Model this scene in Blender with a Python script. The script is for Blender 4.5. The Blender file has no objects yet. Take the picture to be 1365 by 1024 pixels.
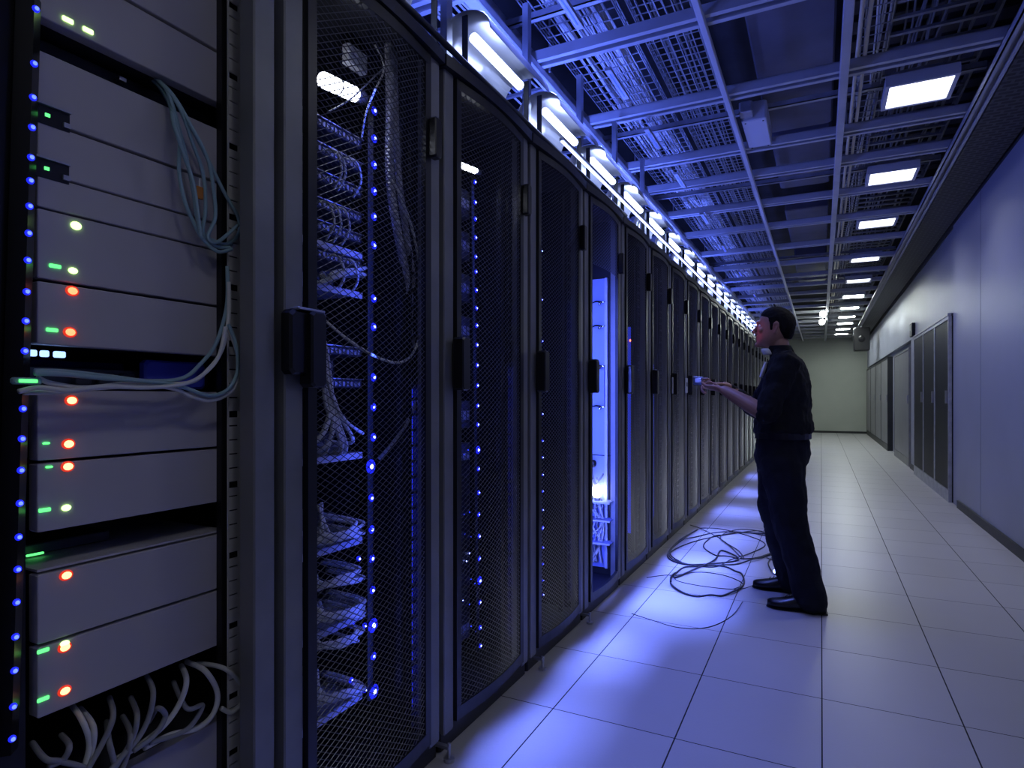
import bpy, math, random
from mathutils import Vector, Matrix
random.seed(7)
sc = bpy.context.scene
col = sc.collection
PI = math.pi
# ---------------------------------------------------------------- camera
F = 820.0; U0 = 682.5; V0 = 530.0; H = 1.22
TH = math.atan(412/820); CT, ST = math.cos(TH), math.sin(TH)
cd = bpy.data.cameras.new('camera'); cam = bpy.data.objects.new('camera', cd); col.objects.link(cam)
cd.sensor_width = 36; cd.lens = F/1365*36; cd.shift_y = (V0-512)/1365; cd.clip_start = .02; cd.clip_end = 200
cam.location = (0, 0, H); cam.rotation_euler = (PI/2, 0, TH)
sc.camera = cam
sc.view_settings.view_transform = 'Standard'; sc.view_settings.look = 'None'
sc.view_settings.gamma = 1; sc.view_settings.exposure = 0.0; sc.view_settings.use_curve_mapping = False

def onX(u, v, X):          # the point of the plane x = X seen along a sight line
    k = (u-U0)/F
    d = X/(k*CT-ST); r = k*d
    return Vector((X, r*ST+d*CT, H+(V0-v)*d/F))
def onY(u, v, Y):
    k = (u-U0)/F; d = Y/(k*ST+CT); r = k*d
    return Vector((r*CT-d*ST, Y, H+(V0-v)*d/F))
def onZ(u, v, Z):
    d = (Z-H)*F/(V0-v); r = (u-U0)/F*d
    return Vector((r*CT-d*ST, r*ST+d*CT, Z))

# ---------------------------------------------------------------- materials
def mat(name, colr, rough=.5, metal=0., spec=.5, emit=None, es=0., sheen=0):
    m = bpy.data.materials.new(name); m.use_nodes = True
    b = m.node_tree.nodes['Principled BSDF']
    b.inputs['Base Color'].default_value = (*colr, 1); b.inputs['Roughness'].default_value = rough
    b.inputs['Metallic'].default_value = metal; b.inputs['Specular IOR Level'].default_value = spec
    if emit:
        b.inputs['Emission Color'].default_value = (*emit, 1); b.inputs['Emission Strength'].default_value = es
    return m
def noisy(m, scale=8, amount=.25, bump=0, bscale=80, rough_var=0):
    nt = m.node_tree; b = nt.nodes['Principled BSDF']; c = b.inputs['Base Color'].default_value[:]
    tc = nt.nodes.new('ShaderNodeTexCoord'); n = nt.nodes.new('ShaderNodeTexNoise')
    n.inputs['Scale'].default_value = scale; n.inputs['Detail'].default_value = 5
    nt.links.new(tc.outputs['Object'], n.inputs['Vector'])
    r = nt.nodes.new('ShaderNodeValToRGB')
    r.color_ramp.elements[0].position = .3; r.color_ramp.elements[1].position = .7
    r.color_ramp.elements[0].color = (*[x*(1-amount) for x in c[:3]], 1)
    r.color_ramp.elements[1].color = (*[min(1, x*(1+amount)) for x in c[:3]], 1)
    nt.links.new(n.outputs['Fac'], r.inputs['Fac']); nt.links.new(r.outputs['Color'], b.inputs['Base Color'])
    if bump:
        n2 = nt.nodes.new('ShaderNodeTexNoise'); n2.inputs['Scale'].default_value = bscale
        nt.links.new(tc.outputs['Object'], n2.inputs['Vector'])
        bp = nt.nodes.new('ShaderNodeBump'); bp.inputs['Strength'].default_value = bump
        nt.links.new(n2.outputs['Fac'], bp.inputs['Height']); nt.links.new(bp.outputs['Normal'], b.inputs['Normal'])
    return m
M = {}
V_ = Vector
M['post'] = noisy(mat('post', (.24,.245,.25), .45, .3), 5, .15)
M['dark'] = noisy(mat('dark', (.012,.013,.016), .45), 6, .3)
M['door'] = mat('door', (.02,.021,.026), .38, .3)
M['mesh'] = mat('mesh', (.17,.175,.20), .36, .6)
M['black'] = mat('black', (.008,.008,.01), .3)
M['server'] = noisy(mat('server', (.50,.48,.50), .5, .0, .35), 3, .05, .03, 300)
M['server_dark'] = noisy(mat('server_dark', (.07,.072,.085), .42, .4), 9, .3)
M['rail'] = mat('rail', (.6,.59,.57), .5, .0)
M['steel'] = mat('steel', (.55,.56,.58), .3, .9)
M['galv'] = noisy(mat('galv', (.42,.43,.46), .42, .45), 12, .2)
M['beam'] = noisy(mat('beam', (.50,.51,.54), .5, .15), 4, .12)
M['chrome'] = mat('chrome', (.8,.82,.85), .12, 1)
M['reflector'] = mat('reflector', (.9,.92,.95), .3, .85)
M['slab'] = noisy(mat('slab', (.035,.034,.036), .8), 3, .4)
M['duct'] = noisy(mat('duct', (.12,.12,.15), .55, .1), 2, .3)
M['box'] = mat('box', (.6,.61,.63), .5)
M['pipe'] = mat('pipe', (.75,.68,.45), .4, .1)
M['cable_teal'] = mat('cable_teal', (.30,.46,.50), .45)
M['cable_pale'] = mat('cable_pale', (.72,.73,.68), .45)
M['cable_white'] = mat('cable_white', (.8,.8,.8), .4)
M['cable_grey'] = mat('cable_grey', (.30,.31,.32), .5)
M['cable_dark'] = mat('cable_dark', (.014,.016,.03), .4)
M['braid'] = noisy(mat('braid', (.5,.5,.54), .35, .4), 60, .5, .8, 260)
M['tube'] = mat('tube', (1,1,1), .4, emit=(.42,.52,1), es=6)
M['line'] = mat('line', (1,1,1), .4, emit=(.30,.40,1), es=12)
M['lamp'] = mat('lamp', (1,1,1), .4, emit=(.80,.85,1), es=9)
M['panel'] = mat('panel', (1,1,1), .4, emit=(.84,.88,1), es=4)
M['panel_dim'] = mat('panel_dim', (1,1,1), .4, emit=(.86,.88,1), es=13)
M['panel_far'] = mat('panel_far', (1,1,1), .4, emit=(.86,.95,.90), es=60)
M['led_core'] = mat('led_core', (.2,.3,1), .3, emit=(.22,.28,1), es=9)
M['led_bloom'] = mat('led_bloom', (.02,.03,.5), .3, emit=(.012,.02,1), es=1.3)  # glowing blue that stands in for the bloom around the LEDs
M['led_dim'] = mat('led_dim', (.02,.03,.5), .3, emit=(.03,.06,1), es=1.6)
M['led_mid'] = mat('led_mid', (.1,.2,1), .3, emit=(.08,.13,1), es=3.2)
M['led_green'] = mat('led_green', (.1,.8,.2), .3, emit=(.12,1,.22), es=1.6)
M['led_lime'] = mat('led_lime', (.6,1,.3), .3, emit=(.55,1,.28), es=3.2)
M['led_orange'] = mat('led_orange', (1,.6,.3), .3, emit=(1,.36,.14), es=4)
M['led_red'] = mat('led_red', (1,.2,.1), .3, emit=(1,.13,.05), es=5)
M['led_halo'] = mat('led_halo', (.4,.05,.02), .3, emit=(1,.05,.02), es=.7)
M['glow_blue'] = mat('glow_blue', (.1,.15,.9), .4, emit=(.025,.05,1), es=.7)
M['screen'] = mat('screen', (.3,.5,1), .3, emit=(.3,.5,1), es=2.2)
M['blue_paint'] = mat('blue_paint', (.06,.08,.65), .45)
M['white_paint'] = mat('white_paint', (.6,.62,.7), .4)
M['skin'] = noisy(mat('skin', (.36,.19,.13), .5), 12, .12)
M['hair'] = noisy(mat('hair', (.006,.005,.005), .8, 0, .2), 40, .5, .5, 120)
M['shirt'] = noisy(mat('shirt', (.007,.0075,.010), .85, 0, .25), 9, .2, .25, 14)
M['trousers'] = noisy(mat('trousers', (.006,.007,.014), .85, 0, .25), 9, .2, .25, 10)
M['leather'] = mat('leather', (.006,.006,.008), .28)
M['cotton'] = mat('cotton', (.75,.76,.8), .7)
M['orange'] = mat('orange', (.6,.22,.03), .5)
M['lens'] = mat('lens', (.02,.02,.02), .1)

def panelled(name, c, rough, joints=None, gloss=.5):
    return noisy(mat(name, c, rough, 0, gloss), 1.3, .05, .02, 40)
M['wall'] = panelled('wall_paint', (.33,.345,.44), .42)
M['wall_far'] = panelled('wall_far_paint', (.42,.45,.40), .5)
M['skirting'] = mat('skirting', (.02,.022,.024), .5)

def floor_mat():
    m = mat('floor_tiles', (.5,.5,.5), .36); nt = m.node_tree; b = nt.nodes['Principled BSDF']; L = nt.links.new
    tc = nt.nodes.new('ShaderNodeTexCoord'); sp = nt.nodes.new('ShaderNodeSeparateXYZ'); L(tc.outputs['Object'], sp.inputs[0])
    def M_(op, a, bb=None):
        n = nt.nodes.new('ShaderNodeMath'); n.operation = op
        for i, x in enumerate((a, bb)):
            if x is None: continue
            if isinstance(x, (int, float)): n.inputs[i].default_value = x
            else: L(x, n.inputs[i])
        return n.outputs[0]
    def line(o, off, size, w):
        x = M_('DIVIDE', M_('ADD', o, off), size)
        f = M_('ABSOLUTE', M_('SUBTRACT', M_('FRACT', x), .5))     # .5 at joints
        return M_('GREATER_THAN', f, .5-w/size)
    TX, TY = .471, .562
    g1 = line(sp.outputs['X'], TX*10-.003, TX, .0026); g2 = line(sp.outputs['Y'], TY*10-2.79+TY*5, TY, .0022)
    g = M_('MAXIMUM', g1, g2)
    # each tile a little different
    cx = M_('FLOOR', M_('DIVIDE', M_('ADD', sp.outputs['X'], TX*10-.003), TX)); cy = M_('FLOOR', M_('DIVIDE', M_('ADD', sp.outputs['Y'], TY*15-2.79), TY))
    cb = nt.nodes.new('ShaderNodeCombineXYZ'); L(cx, cb.inputs[0]); L(cy, cb.inputs[1])
    wn = nt.nodes.new('ShaderNodeTexWhiteNoise'); wn.noise_dimensions = '2D'; L(cb.outputs[0], wn.inputs['Vector'])
    no = nt.nodes.new('ShaderNodeTexNoise'); no.inputs['Scale'].default_value = 180; no.inputs['Detail'].default_value = 3
    L(tc.outputs['Object'], no.inputs['Vector'])
    n2 = nt.nodes.new('ShaderNodeTexNoise'); n2.inputs['Scale'].default_value = 2.2; n2.inputs['Detail'].default_value = 4; L(tc.outputs['Object'], n2.inputs['Vector'])
    val = M_('ADD', M_('ADD', M_('MULTIPLY', wn.outputs['Value'], .07), M_('MULTIPLY', no.outputs['Fac'], .12)), M_('ADD', M_('MULTIPLY', n2.outputs['Fac'], .10), .80))
    mx = nt.nodes.new('ShaderNodeMix'); mx.data_type = 'RGBA'; mx.blend_type = 'MULTIPLY'; mx.inputs['Factor'].default_value = 1
    mx.inputs[6].default_value = (.46,.45,.46,1)
    c3 = nt.nodes.new('ShaderNodeCombineColor'); [L(val, c3.inputs[i]) for i in range(3)]
    L(c3.outputs[0], mx.inputs[7])
    m2 = nt.nodes.new('ShaderNodeMix'); m2.data_type = 'RGBA'; L(g, m2.inputs['Factor']); L(mx.outputs[2], m2.inputs[6]); m2.inputs[7].default_value = (.012,.012,.016,1)
    L(m2.outputs[2], b.inputs['Base Color'])
    rr = M_('ADD', M_('MULTIPLY', no.outputs['Fac'], .25), .24); L(M_('MAXIMUM', rr, M_('MULTIPLY', g, .8)), b.inputs['Roughness'])
    bp = nt.nodes.new('ShaderNodeBump'); bp.inputs['Strength'].default_value = .06; L(no.outputs['Fac'], bp.inputs['Height']); L(bp.outputs[0], b.inputs['Normal'])
    return m
M['floor'] = floor_mat()

# ---------------------------------------------------------------- mesh builder
class MB:
    def __init__(s): s.v = []; s.f = []; s.mi = []; s.mats = []; s.cur = 0
    def use(s, m):
        if m not in s.mats: s.mats.append(m)
        s.cur = s.mats.index(m); return s
    def face(s, *idx): s.f.append(idx); s.mi.append(s.cur)
    def box(s, x0, x1, y0, y1, z0, z1, bev=0):
        if bev:
            return s.bevbox(x0, x1, y0, y1, z0, z1, bev)
        b = len(s.v)
        s.v += [(x0,y0,z0),(x1,y0,z0),(x1,y1,z0),(x0,y1,z0),(x0,y0,z1),(x1,y0,z1),(x1,y1,z1),(x0,y1,z1)]
        for q in ((0,3,2,1),(4,5,6,7),(0,1,5,4),(1,2,6,5),(2,3,7,6),(3,0,4,7)): s.face(*[b+i for i in q])
        return s
    def bevbox(s, x0, x1, y0, y1, z0, z1, r):
        # rounded in plan of the two longest axes: prism with chamfered corners and inset caps
        d = (x1-x0, y1-y0, z1-z0); ax = d.index(min(d)); o = [i for i in range(3) if i != ax]
        lo = (x0,y0,z0); hi = (x1,y1,z1)
        r = min(r, min(d)*.49)
        def ring(t, ins):
            a0, a1, b0, b1 = lo[o[0]]+ins, hi[o[0]]-ins, lo[o[1]]+ins, hi[o[1]]-ins
            pts = [(a0+r,b0),(a1-r,b0),(a1,b0+r),(a1,b1-r),(a1-r,b1),(a0+r,b1),(a0,b1-r),(a0,b0+r)]
            out = []
            for a, b in pts:
                p = [0,0,0]; p[ax] = t; p[o[0]] = a; p[o[1]] = b; out.append(tuple(p))
            return out
        base = len(s.v)
        for t, ins in ((lo[ax], r*.6), (lo[ax]+r*.6, 0), (hi[ax]-r*.6, 0), (hi[ax], r*.6)): s.v += ring(t, ins)
        flip = (ax == 1)
        for k in range(3):
            for i in range(8):
                a, b, c, dd = base+k*8+i, base+k*8+(i+1)%8, base+(k+1)*8+(i+1)%8, base+(k+1)*8+i
                s.face(*((a,dd,c,b) if flip else (a,b,c,dd)))
        bot = [base+i for i in range(8)]; top = [base+24+i for i in range(8)]
        s.face(*(bot if flip else bot[::-1])); s.face(*(top[::-1] if flip else top))
        return s
    def tube(s, pts, r, n=6, caps=True, sub=0):
        pts = [Vector(p) for p in pts]
        if sub: pts = smooth(pts, sub)
        rs = r if isinstance(r, (list, tuple)) else None
        base = len(s.v); up = None
        for i, p in enumerate(pts):
            t = (pts[min(i+1, len(pts)-1)]-pts[max(i-1, 0)])
            t = t.normalized() if t.length > 1e-9 else Vector((0,0,1))
            if up is None: up = Vector((0,0,1)) if abs(t.z) < .9 else Vector((1,0,0))
            a = t.cross(up); a = a.normalized() if a.length > 1e-6 else t.orthogonal().normalized()
            b = a.cross(t).normalized(); up = b
            rr = rs[min(int(i*len(rs)/len(pts)), len(rs)-1)] if rs else r
            for k in range(n):
                w = 2*PI*k/n; s.v.append(tuple(p+a*math.cos(w)*rr+b*math.sin(w)*rr))
        for i in range(len(pts)-1):
            for k in range(n):
                a0 = base+i*n+k; a1 = base+i*n+(k+1)%n; s.face(a0, a1, a1+n, a0+n)
        if caps:
            s.face(*[base+k for k in range(n)][::-1]); s.face(*[base+(len(pts)-1)*n+k for k in range(n)])
        return s
    def ball(s, c, rx, ry=None, rz=None, n=10, m=6):
        ry = ry or rx; rz = rz or rx; base = len(s.v); cx, cy, cz = c
        s.v.append((cx,cy,cz-rz))
        for j in range(1, m):
            ph = -PI/2+PI*j/m
            for k in range(n):
                w = 2*PI*k/n; s.v.append((cx+rx*math.cos(ph)*math.cos(w), cy+ry*math.cos(ph)*math.sin(w), cz+rz*math.sin(ph)))
        s.v.append((cx,cy,cz+rz)); last = len(s.v)-1
        for k in range(n):
            s.face(base, base+1+(k+1)%n, base+1+k); s.face(last, last-n+k, last-n+(k+1)%n)
        for j in range(m-2):
            for k in range(n):
                a = base+1+j*n+k; b = base+1+j*n+(k+1)%n; s.face(a, b, b+n, a+n)
        return s
    def cyl(s, p0, p1, r, n=14): return s.tube([p0, p1], r, n)
    def loft(s, secs, n=16, sub=3):
        # secs: (centre, half width along a, half width along b, a, b)
        ks = [list(x) for x in secs]; out = []
        def cr(p0, p1, p2, p3, t): return .5*((2*p1)+(p2-p0)*t+(2*p0-5*p1+4*p2-p3)*t*t+(3*p1-p0-3*p2+p3)*t**3)
        N = len(ks)
        for i in range(N-1):
            q = [ks[max(i-1,0)], ks[i], ks[i+1], ks[min(i+2,N-1)]]
            for j in range(sub):
                t = j/sub
                out.append([cr(*[Vector(x[0]) for x in q], t), cr(*[x[1] for x in q], t), cr(*[x[2] for x in q], t), cr(*[Vector(x[3]) for x in q], t), cr(*[Vector(x[4]) for x in q], t)])
        out.append([Vector(ks[-1][0]), ks[-1][1], ks[-1][2], Vector(ks[-1][3]), Vector(ks[-1][4])])
        base = len(s.v)
        for c, ra, rb, a, b in out:
            a = a.normalized(); b = b.normalized()
            for k in range(n):
                w = 2*PI*k/n; s.v.append(tuple(c+a*math.cos(w)*ra+b*math.sin(w)*rb))
        for i in range(len(out)-1):
            for k in range(n):
                a0 = base+i*n+k; a1 = base+i*n+(k+1)%n; s.face(a0, a1, a1+n, a0+n)
        s.face(*[base+k for k in range(n)][::-1]); s.face(*[base+(len(out)-1)*n+k for k in range(n)])
        return s
    def mesh(s, name, m=None, smooth_=False):
        me = bpy.data.meshes.new(name); me.from_pydata(s.v, [], s.f)
        ms = s.mats or [m]
        for x in ms: me.materials.append(M[x] if isinstance(x, str) else x)
        if s.mats:
            for p, i in zip(me.polygons, s.mi): p.material_index = i
        if smooth_:
            for p in me.polygons: p.use_smooth = True
        me.update(); return me
    def build(s, name, m=None, parent=None, smooth_=False, loc=None):
        o = bpy.data.objects.new(name, s.mesh(name, m, smooth_)); col.objects.link(o)
        if parent: o.parent = parent
        if loc is not None: o.location = loc
        return o
def smooth(pts, sub):
    out = []; N = len(pts)
    for i in range(N-1):
        p = [pts[max(i-1,0)], pts[i], pts[i+1], pts[min(i+2,N-1)]]
        for j in range(sub):
            t = j/sub
            out.append(.5*((2*p[1])+(p[2]-p[0])*t+(2*p[0]-5*p[1]+4*p[2]-p[3])*t*t+(3*p[1]-p[0]-3*p[2]+p[3])*t**3))
    out.append(pts[-1]); return out
def tag(o, label, cat, group=None, kind=None):
    o['label'] = label; o['category'] = cat
    if group: o['group'] = group
    if kind: o['kind'] = kind
    return o
def struct(o): o['kind'] = 'structure'; return o
def thing(name, loc, label, cat, group=None, rz=0):
    o = bpy.data.objects.new(name, None); col.objects.link(o); o.location = loc; o.rotation_euler = (0,0,rz); o.empty_display_size = .1
    return tag(o, label, cat, group)
def dup(o, parent=None, loc=None, label=None, group=None):
    c = o.copy(); col.objects.link(c); c.parent = parent
    if loc is not None: c.location = loc
    if label: c['label'] = label
    if group: c['group'] = group
    for ch in list(o.children): dup(ch, c)
    return c
ORD = ['first','second','third','fourth','fifth','sixth','seventh','eighth','ninth','tenth','eleventh','twelfth','thirteenth','fourteenth','fifteenth','sixteenth','seventeenth','eighteenth','nineteenth','twentieth']

# ---------------------------------------------------------------- room
CZ = 3.22      # height of the suspended ceiling grid
YF = 23.9; XR = 1.36; XL = -2.35; YB = -2.6; TOP = 4.15
def structure(name, x0, x1, y0, y1, z0, z1, m): return struct(MB().box(x0,x1,y0,y1,z0,z1).build(name, m))
structure('floor', XL-.2, 3.0, YB-.2, YF+.2, -.12, 0, 'floor')
structure('ceiling', XL-.2, 3.0, YB-.2, YF+.2, TOP, TOP+.1, 'slab')
structure('wall_left', XL-.12, XL, YB, YF, 0, TOP, 'dark')
structure('wall_back', XL, 3.0, YB-.12, YB, 0, TOP, 'wall')
structure('wall_far', XL, 3.0, YF, YF+.12, 0, TOP, 'wall_far')
# right wall: panels with dark joints, openings for the cabinets
WALL = MB()
joints = [YB, -.9, .9, 2.55, 4.2, 5.75, 7.25, 8.62]
for a, b in zip(joints[:-1], joints[1:]): WALL.bevbox(XR, XR+.10, a+.009, b-.009, 0.0, 3.20, .004)
struct(WALL.build('wall_right', 'wall'))
structure('wall_right_upper', XR+.02, XR+.12, YB, YF, 3.20, TOP, 'slab')
# joints backing
structure('trim_1', XR+.003, XR+.11, YB, 8.62, 0.002, 3.19, 'black')
# wall beyond the panels
W2 = MB()
W2.box(XR+.03, XR+.14, 8.62, 11.75, 2.22, 3.2)
W2.box(XR+.03, XR+.14, 11.75, YF, 2.22, 3.2)
W2.box(XR+.03, XR+.14, 11.75, 12.6, 0, 2.22)
W2.box(XR+.10, XR+.2, 12.6, YF, 0, 2.22)
struct(W2.build('wall_right', 'wall'))
structure('baseboard_right', XR-.018, XR, YB, 8.30, 0, .085, 'skirting')
structure('baseboard_far', XL, XR+.1, YF-.02, YF, 0, .07, 'skirting')
structure('baseboard_right_far', XR+.01, XR+.03, 11.75, 12.6, 0, .08, 'skirting')
# right-hand soffit of dark perforated ceiling sheet
def soffit_mat():
    m = mat('soffit_sheet', (.06,.06,.065), .6); nt = m.node_tree; b = nt.nodes['Principled BSDF']
    tc = nt.nodes.new('ShaderNodeTexCoord'); br = nt.nodes.new('ShaderNodeTexBrick')
    br.inputs['Scale'].default_value = 9; br.inputs['Mortar Size'].default_value = .09; br.inputs['Brick Width'].default_value = .9; br.inputs['Row Height'].default_value = .5
    br.inputs['Color1'].default_value = (.015,.015,.017,1); br.inputs['Color2'].default_value = (.025,.025,.03,1); br.inputs['Mortar'].default_value = (.085,.085,.09,1)
    nt.links.new(tc.outputs['Object'], br.inputs['Vector']); nt.links.new(br.outputs['Color'], b.inputs['Base Color'])
    bp = nt.nodes.new('ShaderNodeBump'); bp.inputs['Strength'].default_value = .4; nt.links.new(br.outputs['Fac'], bp.inputs['Height']); nt.links.new(bp.outputs[0], b.inputs['Normal'])
    return m
M['soffit'] = soffit_mat()
structure('trim_2', 1.02, XR, YB, YF, CZ+.03, CZ+.06, 'soffit')

# ---------------------------------------------------------------- ceiling grid
Z = CZ-H
bY = [-.35, .45, 1.25, 2.05, 2.62, 1.69*Z, 2.16*Z, 2.66*Z, 3.0*Z, 3.46*Z, 3.94*Z, 4.51*Z, 5.08*Z, 5.62*Z, 6.1*Z]
y = bY[-1]
while y < YF-1.0: y += 1.0; bY.append(y)
def channel(L_, w, h, t=.008):
    m = MB(); m.box(0, L_, -w/2, w/2, h-t, h); m.box(0, L_, -w/2, -w/2+t, 0, h); m.box(0, L_, w/2-t, w/2, 0, h)
    m.box(0, L_, -w/2+t, -w/2+w*.30, 0, t); m.box(0, L_, w/2-w*.30, w/2-t, 0, t)
    return m
bm_ = channel(1.02+1.93, .105, .06).mesh('ceiling_beam', 'beam')
k = 0
for i, yb in enumerate(bY):
    if yb < 1.9: continue
    o = bpy.data.objects.new('ceiling_beam', bm_); col.objects.link(o); o.location = (-1.93, yb, CZ)
    k += 1
    if k <= 8: tag(o, f'blue-lit grey channel beam crossing the ceiling grid, {ORD[k-1]} cross beam from the camera', 'beam', 'cross beams of the ceiling grid')
    else: tag(o, 'distant grey cross beam of the ceiling grid beyond the eighth, above the far aisle', 'beam', 'distant cross beams of the ceiling grid')
def long_rail(X, w, h, z, label, m='beam', L0=YB+.05, L1=YF-.05, slot=True):
    b = MB(); hw = w/2
    if slot:
        b.box(X-hw, X+hw, L0, L1, z+h-.008, z+h); b.box(X-hw, X-hw+.008, L0, L1, z, z+h); b.box(X+hw-.008, X+hw, L0, L1, z, z+h)
        b.box(X-hw, X-hw*.35, L0, L1, z, z+.008); b.box(X+hw*.35, X+hw, L0, L1, z, z+.008)
    else: b.bevbox(X-hw, X+hw, L0, L1, z, z+h, .008)
    return tag(b.build('ceiling_rail', m), label, 'rail', 'long rails of the ceiling grid')
long_rail(-1.54, .07, .05, CZ-.052, 'blue-lit long ceiling rail running down the aisle directly above the rack tops', slot=False)
long_rail(-.56, .035, .035, CZ-.037, 'thin bright blue conduit rail running lengthwise under the cross beams above the aisle', m='box', slot=False)
long_rail(.125, .05, .05, CZ-.052, 'grey-violet lengthwise ceiling rail just left of the row of light panels', slot=False)
long_rail(.95, .085, .055, CZ-.057, 'wide grey slotted ceiling rail running along the right side by the wall')
# hangers
hk = 0
for X in (-1.54, .125):
    for yy in bY[5::2]:
        if yy > 14: break
        tag(MB().cyl((X+.05, yy+.1, CZ+.0), (X+.05, yy+.1, TOP), .006, 6).build('hanger_rod', 'galv'), ('thin steel hanger rod holding the ceiling rail above the racks' if X < 0 else 'thin steel hanger rod holding the ceiling rail beside the light panels'), 'hanger rod', 'hanger rods above the racks' if X < 0 else 'hanger rods by the light panels')

# light panels
panel_glow = []
LY = [1.42*Z] + [2.42*Z, 3.29*Z, 4.13*Z, 5.16*Z, 6.1*Z, 7.0*Z, 7.9*Z, 8.75*Z, 9.5*Z, 10.3*Z, 11.1*Z]
def light_panel(yc, label, m, near=True):
    t = thing('ceiling_light', (.575, yc, CZ+.012), label, 'ceiling light', 'lit ceiling panels over the aisle')
    f = MB(); f.box(-.20,.20,-.19,-.165,0,.06); f.box(-.20,.20,.165,.19,0,.06); f.box(-.20,-.175,-.165,.165,0,.06); f.box(.175,.20,-.165,.165,0,.06); f.box(-.2,.2,-.19,.19,.06,.07)
    f.build('frame', 'box', t)
    MB().bevbox(-.172,.172,-.162,.162,.006,.016,.01).build('diffuser', m, t)
    hz = MB(); hz.box(-.12,.12,-.1,.1,.07,.13); hz.build('ballast_box', 'galv', t)
    return t
for i, yc in enumerate(LY):
    if i == 0:
        light_panel(yc, 'dimmed ceiling light panel overhead, just out of view', 'panel_dim'); continue
    j = i-1
    lab = ['large bright white ceiling light panel, nearest and biggest of the row', 'second nearest white ceiling light panel of the row over the aisle', 'third white ceiling light panel of the row, with a pinkish right end'][j] if j < 3 else (f'{ORD[j]} white ceiling light panel of the row counting from the camera' if j < 8 else 'one of the tiny clustered ceiling light panels just before the far wall')
    light_panel(yc, lab, 'panel' if j < 5 else 'panel_far')
    if j < 5: panel_glow.append(yc)

# services above the grid ------------------------------------------------------
def basket_tray(x0, x1, y0, y1, z, label, nx=.05, ny=.10, side=.05, m='galv', r=.0028, group='wire basket trays above the grid'):
    t = thing('wire_basket_tray', ((x0+x1)/2, (y0+y1)/2, z), label, 'cable tray', group)
    hx = (x1-x0)/2; hy = (y1-y0)/2; b = MB()
    n = int(2*hx/nx)
    def bar(a0,a1,b0,b1,c0,c1): b.box(a0,a1,b0,b1,c0,c1)
    for i in range(n+1):
        x = -hx+2*hx*i/n; bar(x-r, x+r, -hy, hy, 0, 2*r)
    n = int(2*hy/ny)
    for i in range(n+1):
        yy = -hy+2*hy*i/n; bar(-hx, hx, yy-r, yy+r, 2*r, 4*r); bar(-hx-r, -hx+r, yy-r, yy+r, 0, side); bar(hx-r, hx+r, yy-r, yy+r, 0, side)
    for s in (-1, 1):
        for zz in (side*.5, side): bar(s*hx-r, s*hx+r, -hy, hy, zz-r, zz+r)
    b.build('wire_basket', m, t)
    return t
def tray_cables(x0, x1, y0, y1, z, n, label, m='cable_pale', r=.006, amp=.02, group=None):
    b = MB()
    for i in range(n):
        x = x0+(x1-x0)*random.random(); pts = []; yy = y0; ph = random.random()*6; zz = z+random.random()*.05
        while yy < y1: pts.append((min(max(x+amp*math.sin(yy*1.7+ph)+random.uniform(-.006,.006), x0), x1), yy, zz+random.uniform(-.004,.004))); yy += .35
        pts.append((x, y1, zz)); b.tube(pts, r, 5)
    return tag(b.build('tray_cables', m, smooth_=True), label, 'cables', group, 'stuff')
basket_tray(-1.48,-1.02, 1.6, 20, CZ+.16, 'fine blue-lit wire basket tray above the rack tops, left of the cable ladder')
basket_tray(-.98,-.66, 1.6, 20, CZ+.22, 'wire basket tray with few cables running down the aisle above the blue beams', nx=.04, ny=.08)
basket_tray(.20,.36, 1.6, 22, CZ+.14, 'narrow wire basket tray beside the yellowish pipes left of the lights', nx=.04, ny=.1)
tray_cables(-1.42,-1.10, 1.6, 20, CZ+.175, 34, 'dense pale cables lying in the tray over the rack tops', 'cable_white', .0065)
tray_cables(-.97,-.67, 1.6, 20, CZ+.235, 9, 'few grey cables in the tray over the aisle', 'cable_grey', .0065)
tray_cables(.21,.35, 1.6, 22, CZ+.155, 6, 'few cables in the narrow tray beside the light panels', 'cable_pale')
# ladder rack with rungs
def ladder(x0, x1, y0, y1, z, label, m='galv', pitch=.22):
    t = thing('cable_ladder', ((x0+x1)/2, (y0+y1)/2, z), label, 'cable ladder', 'cable ladders above the grid')
    hx = (x1-x0)/2; hy = (y1-y0)/2
    for s in (-1, 1): MB().box(s*hx-.008, s*hx+.008, -hy, hy, 0, .08).build('side_rail', m, t)
    b = MB(); yy = -hy+.05
    while yy < hy: b.box(-hx+.008, hx-.008, yy-.014, yy+.014, .012, .03); yy += pitch
    b.build('rungs', m, t)
    return t
ladder(-2.25,-1.62, 1.4, 20, CZ+.10, 'steel cable ladder above the back half of the rack row')
ladder(.40,1.0, 1.4, 22, CZ+.42, 'grey cable ladder running above the row of light panels', pitch=.2)
tray_cables(.42,.95, 1.4, 21, CZ+.48, 14, 'cables lying on the ladder above the light panels', 'cable_grey', .008)
tray_cables(-2.2,-1.66, 1.4, 20, CZ+.14, 16, 'cables lying on the ladder above the back of the racks', 'cable_pale', .008)
# cross trays running across
cl = 0
for yy in (3.15, 4.9, 6.6, 8.4, 10.3, 12.3):
    t = thing('slotted_strut', (-.45, yy, CZ+.12), f'dark slotted steel strut crossing above the grid, {ORD[cl]} from the camera', 'strut', 'slotted struts above the grid'); cl += 1
    b = MB(); b.box(-1.45, 1.4, -.02, .02, 0, .006); b.box(-1.45, 1.4, -.02, -.014, 0, .04); b.box(-1.45, 1.4, .014, .02, 0, .04); b.build('strut_channel', 'galv', t)
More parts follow.
